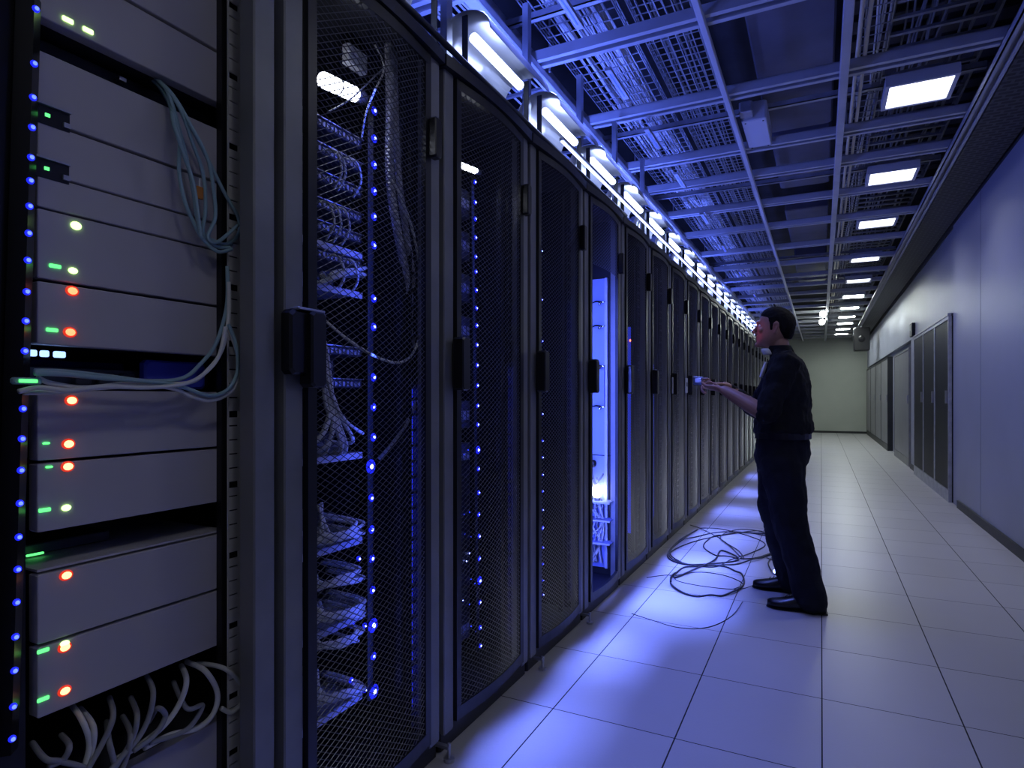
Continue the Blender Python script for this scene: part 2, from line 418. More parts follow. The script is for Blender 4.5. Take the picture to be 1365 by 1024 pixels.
# ducts / dark panels between the rails
tag(MB().bevbox(-.40, .08, 2.4, 5.6, CZ+.22, CZ+.5, .02).build('air_duct', 'duct'), 'flat dark blue air duct high above the grid right of the blue conduit', 'duct')
for q,(ya,yb_) in enumerate(((5.9,7.4),(8.3,10.4),(11.3,13.6))):
    tag(MB().bevbox(-.40, .08, ya, yb_, CZ+.30, CZ+.5, .02).build('ceiling_duct_section', 'duct'), f'dark ceiling duct section beyond the junction box, {ORD[q]} one', 'duct', 'duct sections')
# perforated deck above the right part
dk = thing('slotted_deck', (.75, 5.0, CZ+.62), 'dark slotted ceiling deck over the nearest light panels at upper right', 'ceiling deck')
b = MB()
for i in range(26):
    y0_ = -3.2+i*.26
    b.box(-.62, .58, y0_, y0_+.16, 0, .012)
b.box(-.62,-.58,-3.2,3.4,-.02,.012); b.box(.54,.58,-3.2,3.4,-.02,.012); b.box(-.02,.02,-3.2,3.4,-.02,.012)
b.build('deck_slats', 'duct', dk)
# yellowish pipes
for q, X in enumerate((.195, .235)):
    tag(MB().tube([(X, 1.5, CZ+.07),(X, 8, CZ+.07),(X, 16, CZ+.07)], .011, 8).build('conduit_pipe', 'pipe', smooth_=True), ('left' if q == 0 else 'right')+' of the two thin yellowish pipes running beside the light panels', 'pipe', 'conduit pipes')
# blue-lit junction box
jb = thing('junction_box', tuple(onZ(1010, 178, CZ+.02)), 'white metal box hanging under the grid, lit blue, right of the thin blue conduit', 'junction box')
MB().bevbox(-.085,.085,-.30,.26,-.02,.12,.012).build('box_body', 'box', jb)
MB().bevbox(-.07,.07,.26,.36,0,.09,.012).build('end_cap', 'box', jb)
s_ = MB()
for xx in (-.06,.06):
    for yy in (-.27,.22): s_.cyl((xx,yy,-.024),(xx,yy,-.018),.006,8)
s_.build('screws', 'black', jb)
MB().bevbox(-.09,.0,-.42,-.30,.0,.08,.01).build('connector_block', 'galv', jb)
# dark smoke detector on soffit
dm = thing('smoke_detector', (1.17, 4.25, CZ+.03), 'small dark dome on the dark ceiling strip beside the right wall', 'detector')
MB().cyl((0,0,0),(0,0,-.015),.045,16).build('base', 'dark', dm)
MB().ball((0,0,-.015),.034,.034,.026).build('dome', 'lens', dm, True)
# speaker at the far end
sp_ = thing('hanging_speaker', (.98, 19.2, 2.50), 'black loudspeaker hanging from the ceiling before the far wall', 'speaker')
MB().bevbox(-.19,.19,-.18,.18,-.02,.62,.03).build('cabinet', 'black', sp_); MB().cyl((0,0,.62),(0,0,CZ-2.5),.02,8).build('mount', 'galv', sp_)
MB().ball((0,-.16,.3),.1,.05,.1).build('cone', 'black', sp_)
# exit-like flood lamp cluster far
for q,(X,Y_) in enumerate(((.04, 15.6),(.02, 17.2))):
    fl = thing('spot_lamp', (X, Y_, CZ-.02), ('upper' if q == 0 else 'lower')+' of the two small bright spot lamps left of the far light panels', 'spot lamp')
    MB().ball((0,0,-.09),.07,.05,.07).build('bulb', 'panel_far', fl, True); MB().cyl((0,0,-.03),(0,0,.02),.03,8).build('holder', 'galv', fl)

# ---------------------------------------------------------------- server racks
RX = -1.15; PITCH = .70; Y1 = 1.06; NR = 28; RH = 2.40; DEP = .95
PW = .078
def bow(t): return .018*(1-(2*t-1)**2)          # door bulge across its width, t 0..1
def door_mesh_panel(z0, z1, w, dz=.0185, slope=.60, r=.0014, seg=7):
    m = MB()
    for sgn in (1, -1):
        c = z0-slope*w
        while c < z1+slope*w:
            # z = c + sgn*slope*y
            ya, yb_ = 0, w
            def yz(z): return (z-c)/(sgn*slope)
            lo, hi = sorted((yz(z0), yz(z1))); ya = max(0, lo); yb_ = min(w, hi)
            if yb_-ya > .004:
                n = max(1, int(round(seg*(yb_-ya)/w))); pts = []
                for i in range(n+1):
                    yy = ya+(yb_-ya)*i/n; pts.append(Vector((bow(yy/w)+(.0008*sgn), yy, c+sgn*slope*yy)))
                base = len(m.v)
                for p in pts:
                    m.v += [(p.x+r, p.y, p.z-.0), (p.x-r*.4, p.y, p.z+r), (p.x-r*.4, p.y, p.z-r)]
                for i in range(n):
                    for k_ in range(3):
                        a0 = base+i*3+k_; a1 = base+i*3+(k_+1)%3; m.face(a0, a1, a1+3, a0+3)
            c += dz
    return m
MZ0, MZ1 = .13, 2.305
DW = PITCH-2*PW-.004
bord = .030
mw_ = DW-2*bord
mesh_full = door_mesh_panel(MZ0, MZ1, mw_).mesh('mesh_panel', 'mesh')
mesh_top = door_mesh_panel(1.97, MZ1, mw_).mesh('mesh_panel', 'mesh')
def bow_strip(z0, z1, w, t0, t1, x0, x1, n=10):     # curved solid strip across the door
    m = MB(); base = 0
    for i in range(n+1):
        t = t0+(t1-t0)*i/n; bx_ = bow(min(1,max(0,t))); yy = t*w
        m.v += [(x1+bx_, yy, z0), (x1+bx_, yy, z1), (x0+bx_, yy, z1), (x0+bx_, yy, z0)]
    for i in range(n):
        for k_ in range(4):
            a = i*4+k_; b_ = i*4+(k_+1)%4; m.face(a, b_, b_+4, a+4)
    m.face(0,1,2,3); m.face(n*4+3, n*4+2, n*4+1, n*4)
    return m
def merge(dst, src, off=(0,0,0)):
    b = len(dst.v); dst.v += [(x+off[0], y+off[1], z+off[2]) for x, y, z in src.v]
    for f in src.f: dst.f.append(tuple(i+b for i in f)); dst.mi.append(dst.cur)
    return dst
def door_frame(): 
    m = MB()
    merge(m, bow_strip(MZ1, 2.34, mw_, -.04, 1.04, -.012, .006)); merge(m, bow_strip(.085, MZ0, mw_, -.04, 1.04, -.012, .006))
    m.box(-.012, .006, -bord, 0, .085, 2.34); m.box(-.012, .006, mw_, mw_+bord, .085, 2.34)
    return m
ME = {}
HALF = PITCH/2
def rack_meshes():
    x = {}
    m = MB()   # front posts, each an angled profile with a slot
    x['post'] = MB().bevbox(-.05, 0, 0, PW-.018, .06, 2.35, .006).mesh('front_post', 'post')
    m = MB(); merge(m, bow_strip(2.345, 2.385, PITCH-.01, 0, 1, -.08, .018)); m.box(-DEP, -.06, 0, PITCH-.01, 2.36, 2.40)
    x['top'] = m.mesh('top_cover', 'door')
    m = MB(); m.box(-DEP, -.045, .004, .018, .06, 2.36); m.box(-DEP, -.045, PITCH-.022, PITCH-.008, .06, 2.36); m.box(-DEP, -DEP+.012, .018, PITCH-.022, .06, 2.36)
    x['side'] = m.mesh('side_panels', 'dark')
    m = MB(); m.bevbox(-DEP+.03, -.015, .01, PITCH-.01, 0.0, .075, .006); x['plinth'] = m.mesh('plinth', 'dark')
    x['frame'] = door_frame().mesh('door_frame', 'door')
    m = MB(); m.bevbox(.0, .045, -.022, .03, 1.245, 1.43, .008); x['handle'] = m.mesh('handle', 'black')
    m = MB(); m.bevbox(.0, .03, -.018, .02, 2.0, 2.13, .006); x['hinge'] = m.mesh('hinge', 'black')
    m = MB(); m.cyl((0,0,2.0),(0,0,2.13),.012,10); x['hinge_pin'] = m.mesh('hinge_pin','post')
    m = MB(); m.box(-.10,-.075,.10,.125,.08,2.3); m.box(-.10,-.075,PITCH-.125,PITCH-.10,.08,2.3); x['rails'] = m.mesh('mounting_rails', 'dark')
    m = MB(); zz = .10
    m.use('glow_blue')
    return x
ME = rack_meshes()
def add(name, me, parent, loc=(0,0,0)):
    o = bpy.data.objects.new(name, me); col.objects.link(o); o.parent = parent; o.location = loc; return o
# perforated inner side strip, blue-lit
pm = MB()
for zz in [.12+.052*i for i in range(41)]:
    for yy in (0, .035):
        pm.box(-.02, 0, yy, yy+.006, zz, zz+.052); pm.box(-.02, 0, yy, yy+.035, zz, zz+.008)
perf = pm.mesh('perforated_strip', 'door')
def rack(i, door='full', label=''):
    y0 = Y1+(i-1)*PITCH
    t = thing('server_rack', (RX, y0, 0), label, 'server rack', 'row of server racks')
    add('front_post', ME['post'], t, (0, .014, 0)); add('front_post', ME['post'], t, (0, PITCH-PW+.003, 0))
    add('top_cover', ME['top'], t); add('side_panels', ME['side'], t); add('plinth', ME['plinth'], t)
    if i not in (0, 4): add('mounting_rails', ME['rails'], t)
    if door != 'none':
        d = add('door', ME['frame'], t, (.004, PW+bord+.002, 0))
        if door == 'full': add('mesh_panel', mesh_full, d)
        elif door == 'top': add('mesh_panel', mesh_top, d)
        h = add('handle', ME['handle'], d, (.006, -bord-.01, 0)); hg = add('hinge', ME['hinge'], d, (.006, mw_+bord, 0))
        if i != 4: add('perforated_strip', perf, t, (-.060, PITCH-.095, 0))
    return t
labels = {
 0:'open doorless rack nearest the camera at left, full of pale grey servers',
 1:'large black rack behind the first wire mesh door, with braided hose and white cable bundles',
 2:'second mesh-doored black rack with a long column of blue LEDs',
 3:'third mesh-doored black rack, just before the glowing blue open rack',
 4:'rack standing open with bright blue glowing interior and a white bulb',
 5:'dark mesh-doored rack directly right of the glowing blue open rack',
 6:'second mesh-doored rack right of the glowing blue open rack',
 7:'third mesh-doored rack right of the glowing blue rack, near the coiled cables',
 8:'fourth mesh-doored rack right of the glowing blue rack',
}
RK = {}
for i in range(0, NR):
    RK[i] = rack(i, 'none' if i == 0 else ('top' if i == 4 else 'full'), labels.get(i, 'one of the distant dark mesh-doored racks receding behind the technician'))
    if i > 8: RK[i]['group'] = 'distant server racks'
# end-of-row blue-lit sheet
tag(MB().bevbox(RX-.9, RX+.25, Y1+(NR-1)*PITCH+.02, Y1+(NR-1)*PITCH+.06, .0, 2.52, .01).build('end_panel', 'white_paint'), 'pale blue-lit panel closing the far end of the rack row', 'panel')

# wide near posts between open rack and first door with big latch
lt = thing('door_latch', (RX, 1.06, 0), 'big black latch block on the near grey posts beside the first mesh door', 'latch')
a = onX(372, 395, RX); bq = onX(424, 490, RX)
MB().bevbox(.001, .038, a.y-1.06, bq.y-1.06-.01, 1.275, 1.43, .01).build('latch_body', 'black', lt)
MB().bevbox(.012, .045, a.y-1.06+.02, bq.y-1.06-.02, 1.43, 1.436, .002).build('latch_top_highlight', 'steel', lt)  # bright steel cap imitates light falling on the latch top

# ------------------------------------------------ first (open) rack contents
SX = -1.28
y_l = onX(50, 500, SX).y; y_r = onX(303, 500, SX).y
def zr(v): return onX(300, v, SX).z       # heights read at the right-hand edge
units = [(-140, 73, [(90,27,'g'),(117,41,'g')]), (76, 142, []), (176, 246, [(69,170,'v')]), (248, 301, [(68,240,'v')]),
         (302, 336, []), (337, 409, [(101,301,'L'),(73,355,'d'),(97,361,'l')]), (411, 476, [(96,388,'r'),(69,440,'d'),(93,443,'r')]),
         (522, 595, [(95,534,'o'),(61,591,'s'),(91,592,'o')]), (597, 668, [(65,620,'s'),(90,622,'o'),(59,680,'d'),(88,677,'y')]),
         (710, 782, [(88,767,'o')]), (784, 857, [(57,841,'d'),(86,832,'l'),(86,863,'o')]), (955, 1040, [])]
units[10][2].extend([(57,932,'d'),(86,921,'o')])
units[1] = (76, 142, [(90,27,'g'),(117,41,'g')]); units[0] = (-140, 73, [])
ulab = ['pale grey server faceplate at the very top of the open rack', 'pale grey server with two lime lamps, just above the dark gap at top', 'tall grey server with a small vent slot, behind the hanging teal cables',
        'grey server with a vent slot, second behind the hanging teal cables', 'thin grey server at the lower end of the teal cable loop', 'grey server with green lamps just under the teal cable loop',
        'grey server with two red lamps above the blue-lit cable bay', 'grey server directly below the blue-lit cable bay', 'grey server above the dim green-lit gap in the lower rack',
        'grey server with one orange lamp below the dim green-lit gap', 'grey server just above the bundle of looping cables at the bottom', 'grey server at the very bottom, below the looping cables']
LM = {'g':('led_lime',.0095,.0045),'L':('led_lime',.010,.008),'l':('led_lime',.0085,.006),'y':('led_lime',.0085,.006),'d':('led_green',.010,.0035),'s':('led_green',.006,.002),'r':('led_red',.009,.007),'o':('led_orange',.009,.007)}
for (va, vb, leds), lab in zip(units, ulab):
    zt, zb = zr(va), zr(vb)
    t = thing('rack_server', (SX, (y_l+y_r)/2, zb), lab, 'server', 'servers in the open rack')
    hw = (y_r-y_l)/2; h = zt-zb
    MB().bevbox(-.03, 0, -hw, hw, .0012, h-.0012, .0025).build('faceplate', 'server', t)
    MB().box(-.62, -.03, -hw+.012, hw-.012, .004, h-.004).build('chassis', 'server_dark', t)
    for (u, v, c) in leds:
        p = onX(u, v, SX); yy = p.y-t.location.y; zz = min(max(p.z-zb, .008), h-.008)
        if c == 'v':
            vn = MB().use('black'); vn.box(-.001,.0015, yy-.028, yy+.03, zz-.016, zz+.018)
            vn.use('led_green').box(.0015,.003, yy-.012, yy-.004, zz-.001, zz+.005); vn.use('steel').box(.0015,.006, yy+.018, yy+.03, zz-.01, zz-.001)
            vn.use('steel').box(.0, .008, yy-.03, yy+.03, zz+.018, zz+.022); vn.build('vent_slot', None, t); continue
        mname, ry, rz_ = LM[c]
        if c in 'ro':
            e = MB().ball((.0, yy, zz), .003, ry*1.45, rz_*1.5).build('lamp_halo', 'led_halo', t, True)  # dim glowing rim imitates the bloom around the lamp
            MB().ball((.002, yy, zz), .004, ry, rz_).build('indicator_lamp', mname, e, True)
        elif c in 'gds':
            MB().bevbox(.0, .003, yy-ry, yy+ry, zz-rz_, zz+rz_, .002).build('indicator_lamp', mname, t)
        else: MB().ball((.001, yy, zz), .004, ry, rz_).build('indicator_lamp', mname, t, True)
# square-holed right rail
rl = thing('rack_rail', (-1.25, 0, 0), 'pale vertical rail with square holes right of the grey servers', 'rack rail')
yr0 = onX(305, 500, -1.25).y; yr1 = onX(317, 500, -1.25).y
b = MB(); zz = .25
b.box(-.004, 0, yr0-.002, yr0+.001, .1, 2.3); b.box(-.004, 0, yr1+.002, yr1+.008, .1, 2.3)
while zz < 2.25:
    b.box(-.004, 0, yr0+.001, yr1+.002, zz, zz+.030 if int(zz*31)%5 else zz+.018); zz += .0335
b.build('rail_strip', 'rail', rl)
MB().box(-.03, -.012, yr0-.01, yr1+.02, .1, 2.3).build('rail_backing', 'black', rl)
# left LED strip
def led_strip(name_label, x, pts, core=.0045, ring=.010, big=(), tilt=None, m_core='led_core', w=.012):
    p0, p1 = Vector(pts[0]), Vector(pts[-1])
    t = thing('led_strip', ((p0.x+p1.x)/2, (p0.y+p1.y)/2, p1.z), name_label, 'LED strip')
    b = MB(); b.tube([(p0-t.location)+Vector((-.004-w,0,.03)), (p1-t.location)+Vector((-.004-w,0,-.03))], w, 4); b.build('strip_body', 'black', t)
    for i, p in enumerate(pts):
        q = Vector(p)-t.location; s = 1.7 if i in big else 1
        e = MB().ball((q.x, q.y, q.z), .004, ring*s, ring*s, n=10, m=6).build('led_bloom_ball', 'led_bloom', t, True)  # outer ball imitates the blue bloom around each LED
        MB().ball((q.x+.003, q.y, q.z), .004, core*s, core*s, n=8, m=5).build('led', m_core, e, True)
    return t
vs = [12,85,130,170,210,241,275,311,347,389,428,468]+[545,585,627,671,716,759,803,849,894,942,985]
pts = [onX(47-(v-40)*.0325, v, -1.245) for v in vs]
led_strip('vertical strip of small blue LEDs left of the grey servers', 0, pts, .0036, .0062, m_core='led_mid', w=.02)
tag(MB().box(SX-.03, SX+.002, y_l-.12, y_l-.02, .1, 2.3).build('rack_side_channel', 'black'), 'black vertical channel at the far left edge of the open rack', 'channel')

# blue-lit bay between servers
t = thing('patch_switch', (SX-.02, (y_l+y_r)/2, zr(520)), 'blue-lit switch with bright square ports in the bay between the servers', 'network switch')
hw = (y_r-y_l)/2; hh = zr(478)-zr(520)
MB().bevbox(-.40, -.06, -hw, hw, .004, hh*.55, .003).build('body', 'server_dark', t)
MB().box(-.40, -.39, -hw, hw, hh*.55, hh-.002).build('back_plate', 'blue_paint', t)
for (ua, ub) in ((42,54),(60,70),(78,92)):
    a = onX(ua, 480, SX-.02); b_ = onX(ub, 480, SX-.02)
    MB().bevbox(-.02, -.01, a.y-t.location.y, b_.y-t.location.y, hh*.62+.012, hh*.62+.024, .002).build('lit_port', 'screen', t)
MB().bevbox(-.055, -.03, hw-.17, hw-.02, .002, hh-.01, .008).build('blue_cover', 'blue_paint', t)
b = MB()
for i in range(7): b.bevbox(-.06, -.045, -hw+.10+i*.045, -hw+.13+i*.045, hh*.1, hh*.45, .003)
b.build('port_blocks', 'server_dark', t)
# dim green-lit open tray
t = thing('open_tray', (SX-.005, (y_l+y_r)/2, zr(709)), 'shallow open tray with dim green glow in the gap between servers', 'tray')
hh = zr(670)-zr(709)
MB().box(-.45, -.0, -hw+.002, hw-.002, .0015, .006).build('tray_floor', 'server', t)
MB().bevbox(-.35, -.12, -hw+.03, hw-.2, .008, .03, .004).build('module', 'server_dark', t)
MB().bevbox(-.10, -.095, -hw+.03, -hw+.06, .012, .016, .001).build('green_lamp', 'led_green', t)
# dark item in the upper gap
t = thing('cable_guide', (SX-.01, (y_l+y_r)/2, zr(175)), 'dark recessed cable guide in the gap where teal cables come out', 'cable guide')
MB().bevbox(-.3, -.05, -hw, hw, .004, .05, .004).build('guide_body', 'dark', t); MB().bevbox(-.045, -.03, -.03, -.015, .03, .038, .001).build('label_tab', 'steel', t)

# cables in the open rack ------------------------------------------------
def cable(pts, r, m, label, group, n=7, sub=8):
    o = MB().tube(pts, r, n, sub=sub).build('patch_cable', m, smooth_=True)
    return tag(o, label, 'cable', group)
def zx(x, y, s=3.102, ox=0, oy=0): return ox+x/s, oy+y/s
def path1(pl, X0=-1.24, dx=0.0, s=3.102, ox=0, oy=0):
    out = []
    for j, p in enumerate(pl):
        u, v = zx(p[0], p[1], s, ox, oy); X = p[2] if len(p) > 2 else X0
        out.append(onX(u, v, X+dx))
    return out
G1 = 'teal cables hanging in front of the upper servers'
P1 = [
 [(640,330,-1.32),(680,360,-1.27),(715,440),(770,650),(800,800),(815,900),(850,1000),(900,1020),(960,1010)],
 [(640,325,-1.32),(690,370,-1.26),(760,470),(850,640),(930,800),(985,900),(985,970),(930,1010),(860,985)],
 [(650,325,-1.32),(700,380,-1.26),(750,460),(800,600),(840,720),(850,860),(840,960),(880,1015),(950,1025)],
 [(630,330,-1.33),(690,400,-1.27),(740,560),(740,700),(760,820),(800,920),(840,990),(900,1040),(960,1030)],
 [(655,330,-1.33),(720,400,-1.26),(790,520),(860,660),(885,800),(890,900),(860,980),(900,1000),(985,930)],
 [(640,330,-1.33),(700,430,-1.28),(720,520),(760,640),(800,760),(820,900),(830,980)]]
L1 = ['teal cable, leftmost strand hanging from the upper gap', 'teal cable swinging out furthest right before looping back at the rail', 'teal cable in the middle of the hanging strands', 'bluish cable hanging closest to the servers, left side of the bunch', 'teal cable passing just right of the orange tag', 'short teal cable ending behind the loop']
for q, (p, l) in enumerate(zip(P1, L1)):
    pt = path1(p, -1.25+.006*q)
    cable(pt, .0042, 'cable_teal', l, G1)
og = thing('cable_tag', tuple(onX(266, 257, -1.235)), 'small orange tag tied among the hanging teal cables', 'cable tag')
MB().bevbox(-.002,.002,-.009,.009,-.014,.014,.002).build('tag_plate', 'orange', og); MB().cyl((0,0,.014),(0,0,.032),.002,6).build('tie', 'cable_pale', og)
G2 = 'pale cables crossing the blue-lit bay'
sc2 = dict(s=2.845, ox=0, oy=320)
P2 = [[(862,100),(860,250),(820,390),(760,470),(690,525),(560,535),(430,520),(250,500),(130,497)],
      [(868,160),(866,300),(840,420),(780,500),(720,540),(600,548),(480,545),(330,560),(200,545),(140,520)],
      [(868,340),(900,430),(905,520),(870,580),(800,608),(730,595),(660,565),(560,552),(400,560),(250,575),(90,580)],
      [(866,320),(895,400),(900,500),(860,570),(790,590),(700,560),(600,540),(400,525),(250,510),(130,505)],
      [(855,330),(830,440),(770,510),(700,545),(560,560),(400,555),(260,570),(150,560),(70,575)]]
L2 = ['pale cable curving down the right rail and crossing top of the blue-lit bay', 'pale cable just under the topmost across the blue-lit bay', 'pale cable making the widest loop at right below the bay', 'teal cable nested inside the widest loop below the bay', 'lowest pale cable running left out of the blue-lit bay']
for q, (p, l) in enumerate(zip(P2, L2)): cable(path1(p, -1.235+.007*q, **sc2), .0045, 'cable_teal' if q in (0,3) else 'cable_pale', l, G2)
pl = thing('cable_plug', tuple(onX(35, 508, -1.225)), 'glowing teal plug on the left end of the bay cables', 'plug')
MB().bevbox(-.006,.006,-.022,.022,-.006,.006,.003).build('plug_body', 'cable_teal', pl); MB().bevbox(.006,.008,-.014,.014,-.003,.003,.001).build('lit_window', 'led_green', pl)
G3 = 'grey cables looping at the bottom of the open rack'
sc3 = dict(s=2.814, ox=0, oy=660)
P3 = [[(270,790,-1.33),(310,850),(335,930),(320,1010),(290,1100)], [(230,900,-1.33),(260,940),(240,990),(180,1020)],
      [(410,760,-1.33),(425,830),(390,920),(340,1010),(300,1080)], [(490,760,-1.33),(515,830),(495,920),(440,1010),(400,1080)],
      [(550,680,-1.33),(575,740),(560,830),(520,910),(450,990),(400,1050)], [(680,640,-1.33),(700,700),(670,790),(610,870),(520,940),(420,1000)],
      [(700,625,-1.33),(770,660),(815,740),(800,820),(740,875),(640,900),(540,950)], [(740,630,-1.33),(840,650),(905,710),(912,770),(870,815),(830,800)],
      [(400,850,-1.34),(410,930),(430,1010),(440,1080)], [(560,850,-1.34),(590,800),(620,830),(580,900),(500,960)],
      [(300,800,-1.34),(350,870),(345,960),(320,1060)], [(120,930,-1.32),(170,990),(230,1000),(330,1030),(380,1090)],
      [(650,700,-1.34),(700,800),(760,790),(700,880),(560,930)], [(460,830,-1.34),(490,900),(470,1000),(430,1080)]]
for q, p in enumerate(P3):
    cable(path1(p, -1.255+.004*(q%5), **sc3), .0062 if q in (5,6) else .0055, 'cable_pale' if q in (0,5,6,7,10) else 'cable_grey', ['grey cable arching lowest left in the bottom cable bundle','short grey cable stub curling at the far left of the bottom bundle','grey cable third from the left in the bottom bundle','grey cable fourth from the left in the bottom bundle','grey cable in the centre of the bottom bundle','bright pale cable with a broad arc in the bottom bundle','palest cable arching furthest forward at bottom right','thin pale cable looping widest past the square-holed rail','thin upright grey cable behind the bottom bundle','small twisted grey cable deep in the bottom bundle','pale cable doubling the leftmost arch','grey cable lying flat along the bottom left','grey cable crossing behind the two pale arcs','upright grey cable near the centre of the bottom bundle'][q], G3)

# ------------------------------------------------ rack 1..3 contents
def rx_y(i): return Y1+(i-1)*PITCH
def eq_server(i, z0, h, label, x=RX-.16, y0=None, y1=None, group=None, lit=True):
    a = rx_y(i)+.13 if y0 is None else y0; b_ = rx_y(i)+PITCH-.19 if y1 is None else y1
    t = thing('rack_server', (x, (a+b_)/2, z0), label, 'server', group); w = (b_-a)/2
    MB().bevbox(-.5, 0, -w, w, 0, h-.004, .003).build('chassis', 'server_dark', t)
    p = MB()
    n = int(2*w/.03)
    for q in range(n): p.box(0, .004, -w+.015+q*.03, -w+.035+q*.03, h*.3, h*.62)
    p.build('port_row', 'galv', t)
    return t
# rack 1
S1 = -1.28
vs1 = [148,185,220,255,289,327,398,436,503,543,583,622,664,706,745,787,834,875,922]
pts = [onX(499-(v-148)*.003 if v < 600 else 494+(v-600)*.014, v, S1) for v in vs1]
led_strip('column of bright blue LEDs behind the first mesh door', 0, pts, .0052, .0135, big=(11,16,18))
ex = [(486,834),(470,834),(468,907),(486,920),(478,745)]
for q,(u,v) in enumerate(ex):
    p = onX(u, v, S1-.02); t = thing('blue_led', tuple(p), ['small blue LED just left of the big one low in the first mesh rack','faint blue LED furthest left beside the low cable bundle','blue LED left above the bottom shelf of the first mesh rack','small blue LED left of the lowest bright LED','tiny blue LED left of the column in the middle of the first mesh rack'][q], 'LED')
    MB().ball((0,0,0),.006,.009,.009).build('lens', 'led_bloom', t, True); MB().ball((.004,0,0),.004,.004,.004).build('core', 'led_core', t, True)  # outer blue ball is painted bloom around the core
# shelves with bundles of pale cables
shelf_v = [(330,'behind the mesh just under the white tube lamp'),(385,'second shelf'),(608,'bright shelf middle height'),(727,'shelf with cables, upper of the lower three'),(833,'shelf with cables, middle of the lower three'),(945,'bottom slanted shelf')]
for q, (v, w_) in enumerate(shelf_v):
    a = onX(412, v, S1); b_ = onX(482, v, S1)
    zc = onX(450, v, S1).z
    t = thing('cable_shelf', (S1, (a.y+b_.y)/2, zc), ['pale shelf edge near the top of the first mesh rack','pale shelf with crumpled cables below the upper shelf of the first mesh rack','bright shelf under the fan of white cables at mid height','upper of the three low cable shelves in the first mesh rack','middle of the three low cable shelves in the first mesh rack','bottom cable shelf in the first mesh rack'][q], 'shelf', 'cable shelves in the first mesh rack')
    w = (b_.y-a.y)/2
    MB().bevbox(-.30, 0, -w-.06, w, -.006, 0.004, .003).build('shelf_plate', 'galv', t); MB().bevbox(0, .004, -w-.06, w, -.016, .004, .001).build('front_lip', 'white_paint', t)
random.seed(3)
bd = [(380,5,14),(608,11,60),(727,9,34),(790,5,24),(833,10,40),(870,5,20),(940,7,34)]
bn = ['on the upper shelf','fanning down at mid height','draped on the upper low shelf','hanging between the upper and middle low shelves','draped on the middle low shelf','hanging under the middle low shelf','on the bottom shelf']
for q, (v, n, hgt) in enumerate(bd):
    for k_ in range(n):
        ue = 484+random.uniform(-12,4); ul = 405
        top = v-hgt*random.uniform(.5,1.2)*1.0
        if q == 1:      # fan gathered at one point up high
            g = onX(428+random.uniform(-3,8), 500+random.uniform(-40,10), S1+.01)
            e = onX(414+random.uniform(0,66), v-4-random.uniform(0,16), S1+.02)
            mid = onX(440+random.uniform(-6,10), 548+random.uniform(-8,8), S1+.03)
            g0 = onX(424, 440, S1-.02); pt = [g0, g, mid, e, e+Vector((-.12,.01,-.004))]
        else:
            p0 = onX(412+random.uniform(-8,20), top-random.uniform(0,hgt*.5), S1-.03)
            p1 = onX(430+random.uniform(-5,12), v-random.uniform(4, 14), S1+.022)
            p2 = onX(455+random.uniform(-8,10), v-random.uniform(6, 16)-3, S1+.03)
            p3 = onX(ue, v-random.uniform(10, 34), S1-.005)
            pt = [p0, p1, p2, p3, p3+Vector((-.14, .0, .01))] if k_ % 2 else [onX(408, v+random.uniform(-3,6), S1), p1, p2, p3, p3+Vector((-.14,0,.01))]
        o = MB().tube(pt, .0058, 7, sub=7).build('patch_cable', 'cable_pale', smooth_=True)
        tag(o, 'pale patch cable '+bn[q]+' in the first mesh rack', 'cable', 'cable bundle '+bn[q])
for q, (v, lab) in enumerate(((190,'topmost'),(222,'second'),(256,'third'),(290,'fourth'),(318,'fifth'),(352,'sixth'),(470,'seventh'),(512,'eighth'))):
    zc = onX(480, v, S1).z; a_ = onX(405, v, S1).y; b_ = onX(486, v, S1).y
    t = thing('patch_bay', (S1-.01, (a_+b_)/2, zc), f'{lab} thin patch panel from the top left inside the first mesh rack', 'patch panel', 'patch panels in the first mesh rack'); w = (b_-a_)/2
    MB().bevbox(-.3, 0, -w, w, -.012, .012, .003).build('panel_body', 'server_dark', t)
    m_ = MB()
    for k_ in range(14): m_.box(0, .006, -w+.01+k_*(2*w-.02)/14, -w+.01+k_*(2*w-.02)/14+.010, -.008, .006)
    m_.build('sockets', 'galv', t); MB().box(-.02,.008,-w,w,.013,.016).build('top_lip', 'steel', t)
    if q in (1,3,5):
        for c_ in range(3):
            y0_ = random.uniform(-w*.6, w*.5)
            pp = V_((S1+.0, (a_+b_)/2+y0_, zc)); tag(MB().tube([pp, pp+V_((.03,.01,-.01)), pp+V_((.03,.03,-.06)), pp+V_((-.01,.04,-.10))], .004, 6, sub=6).build('patch_cable', 'cable_pale', smooth_=True), f'short pale cable hanging from the {lab} patch panel in the first mesh rack', 'cable', f'short cables on the {lab} patch panel')
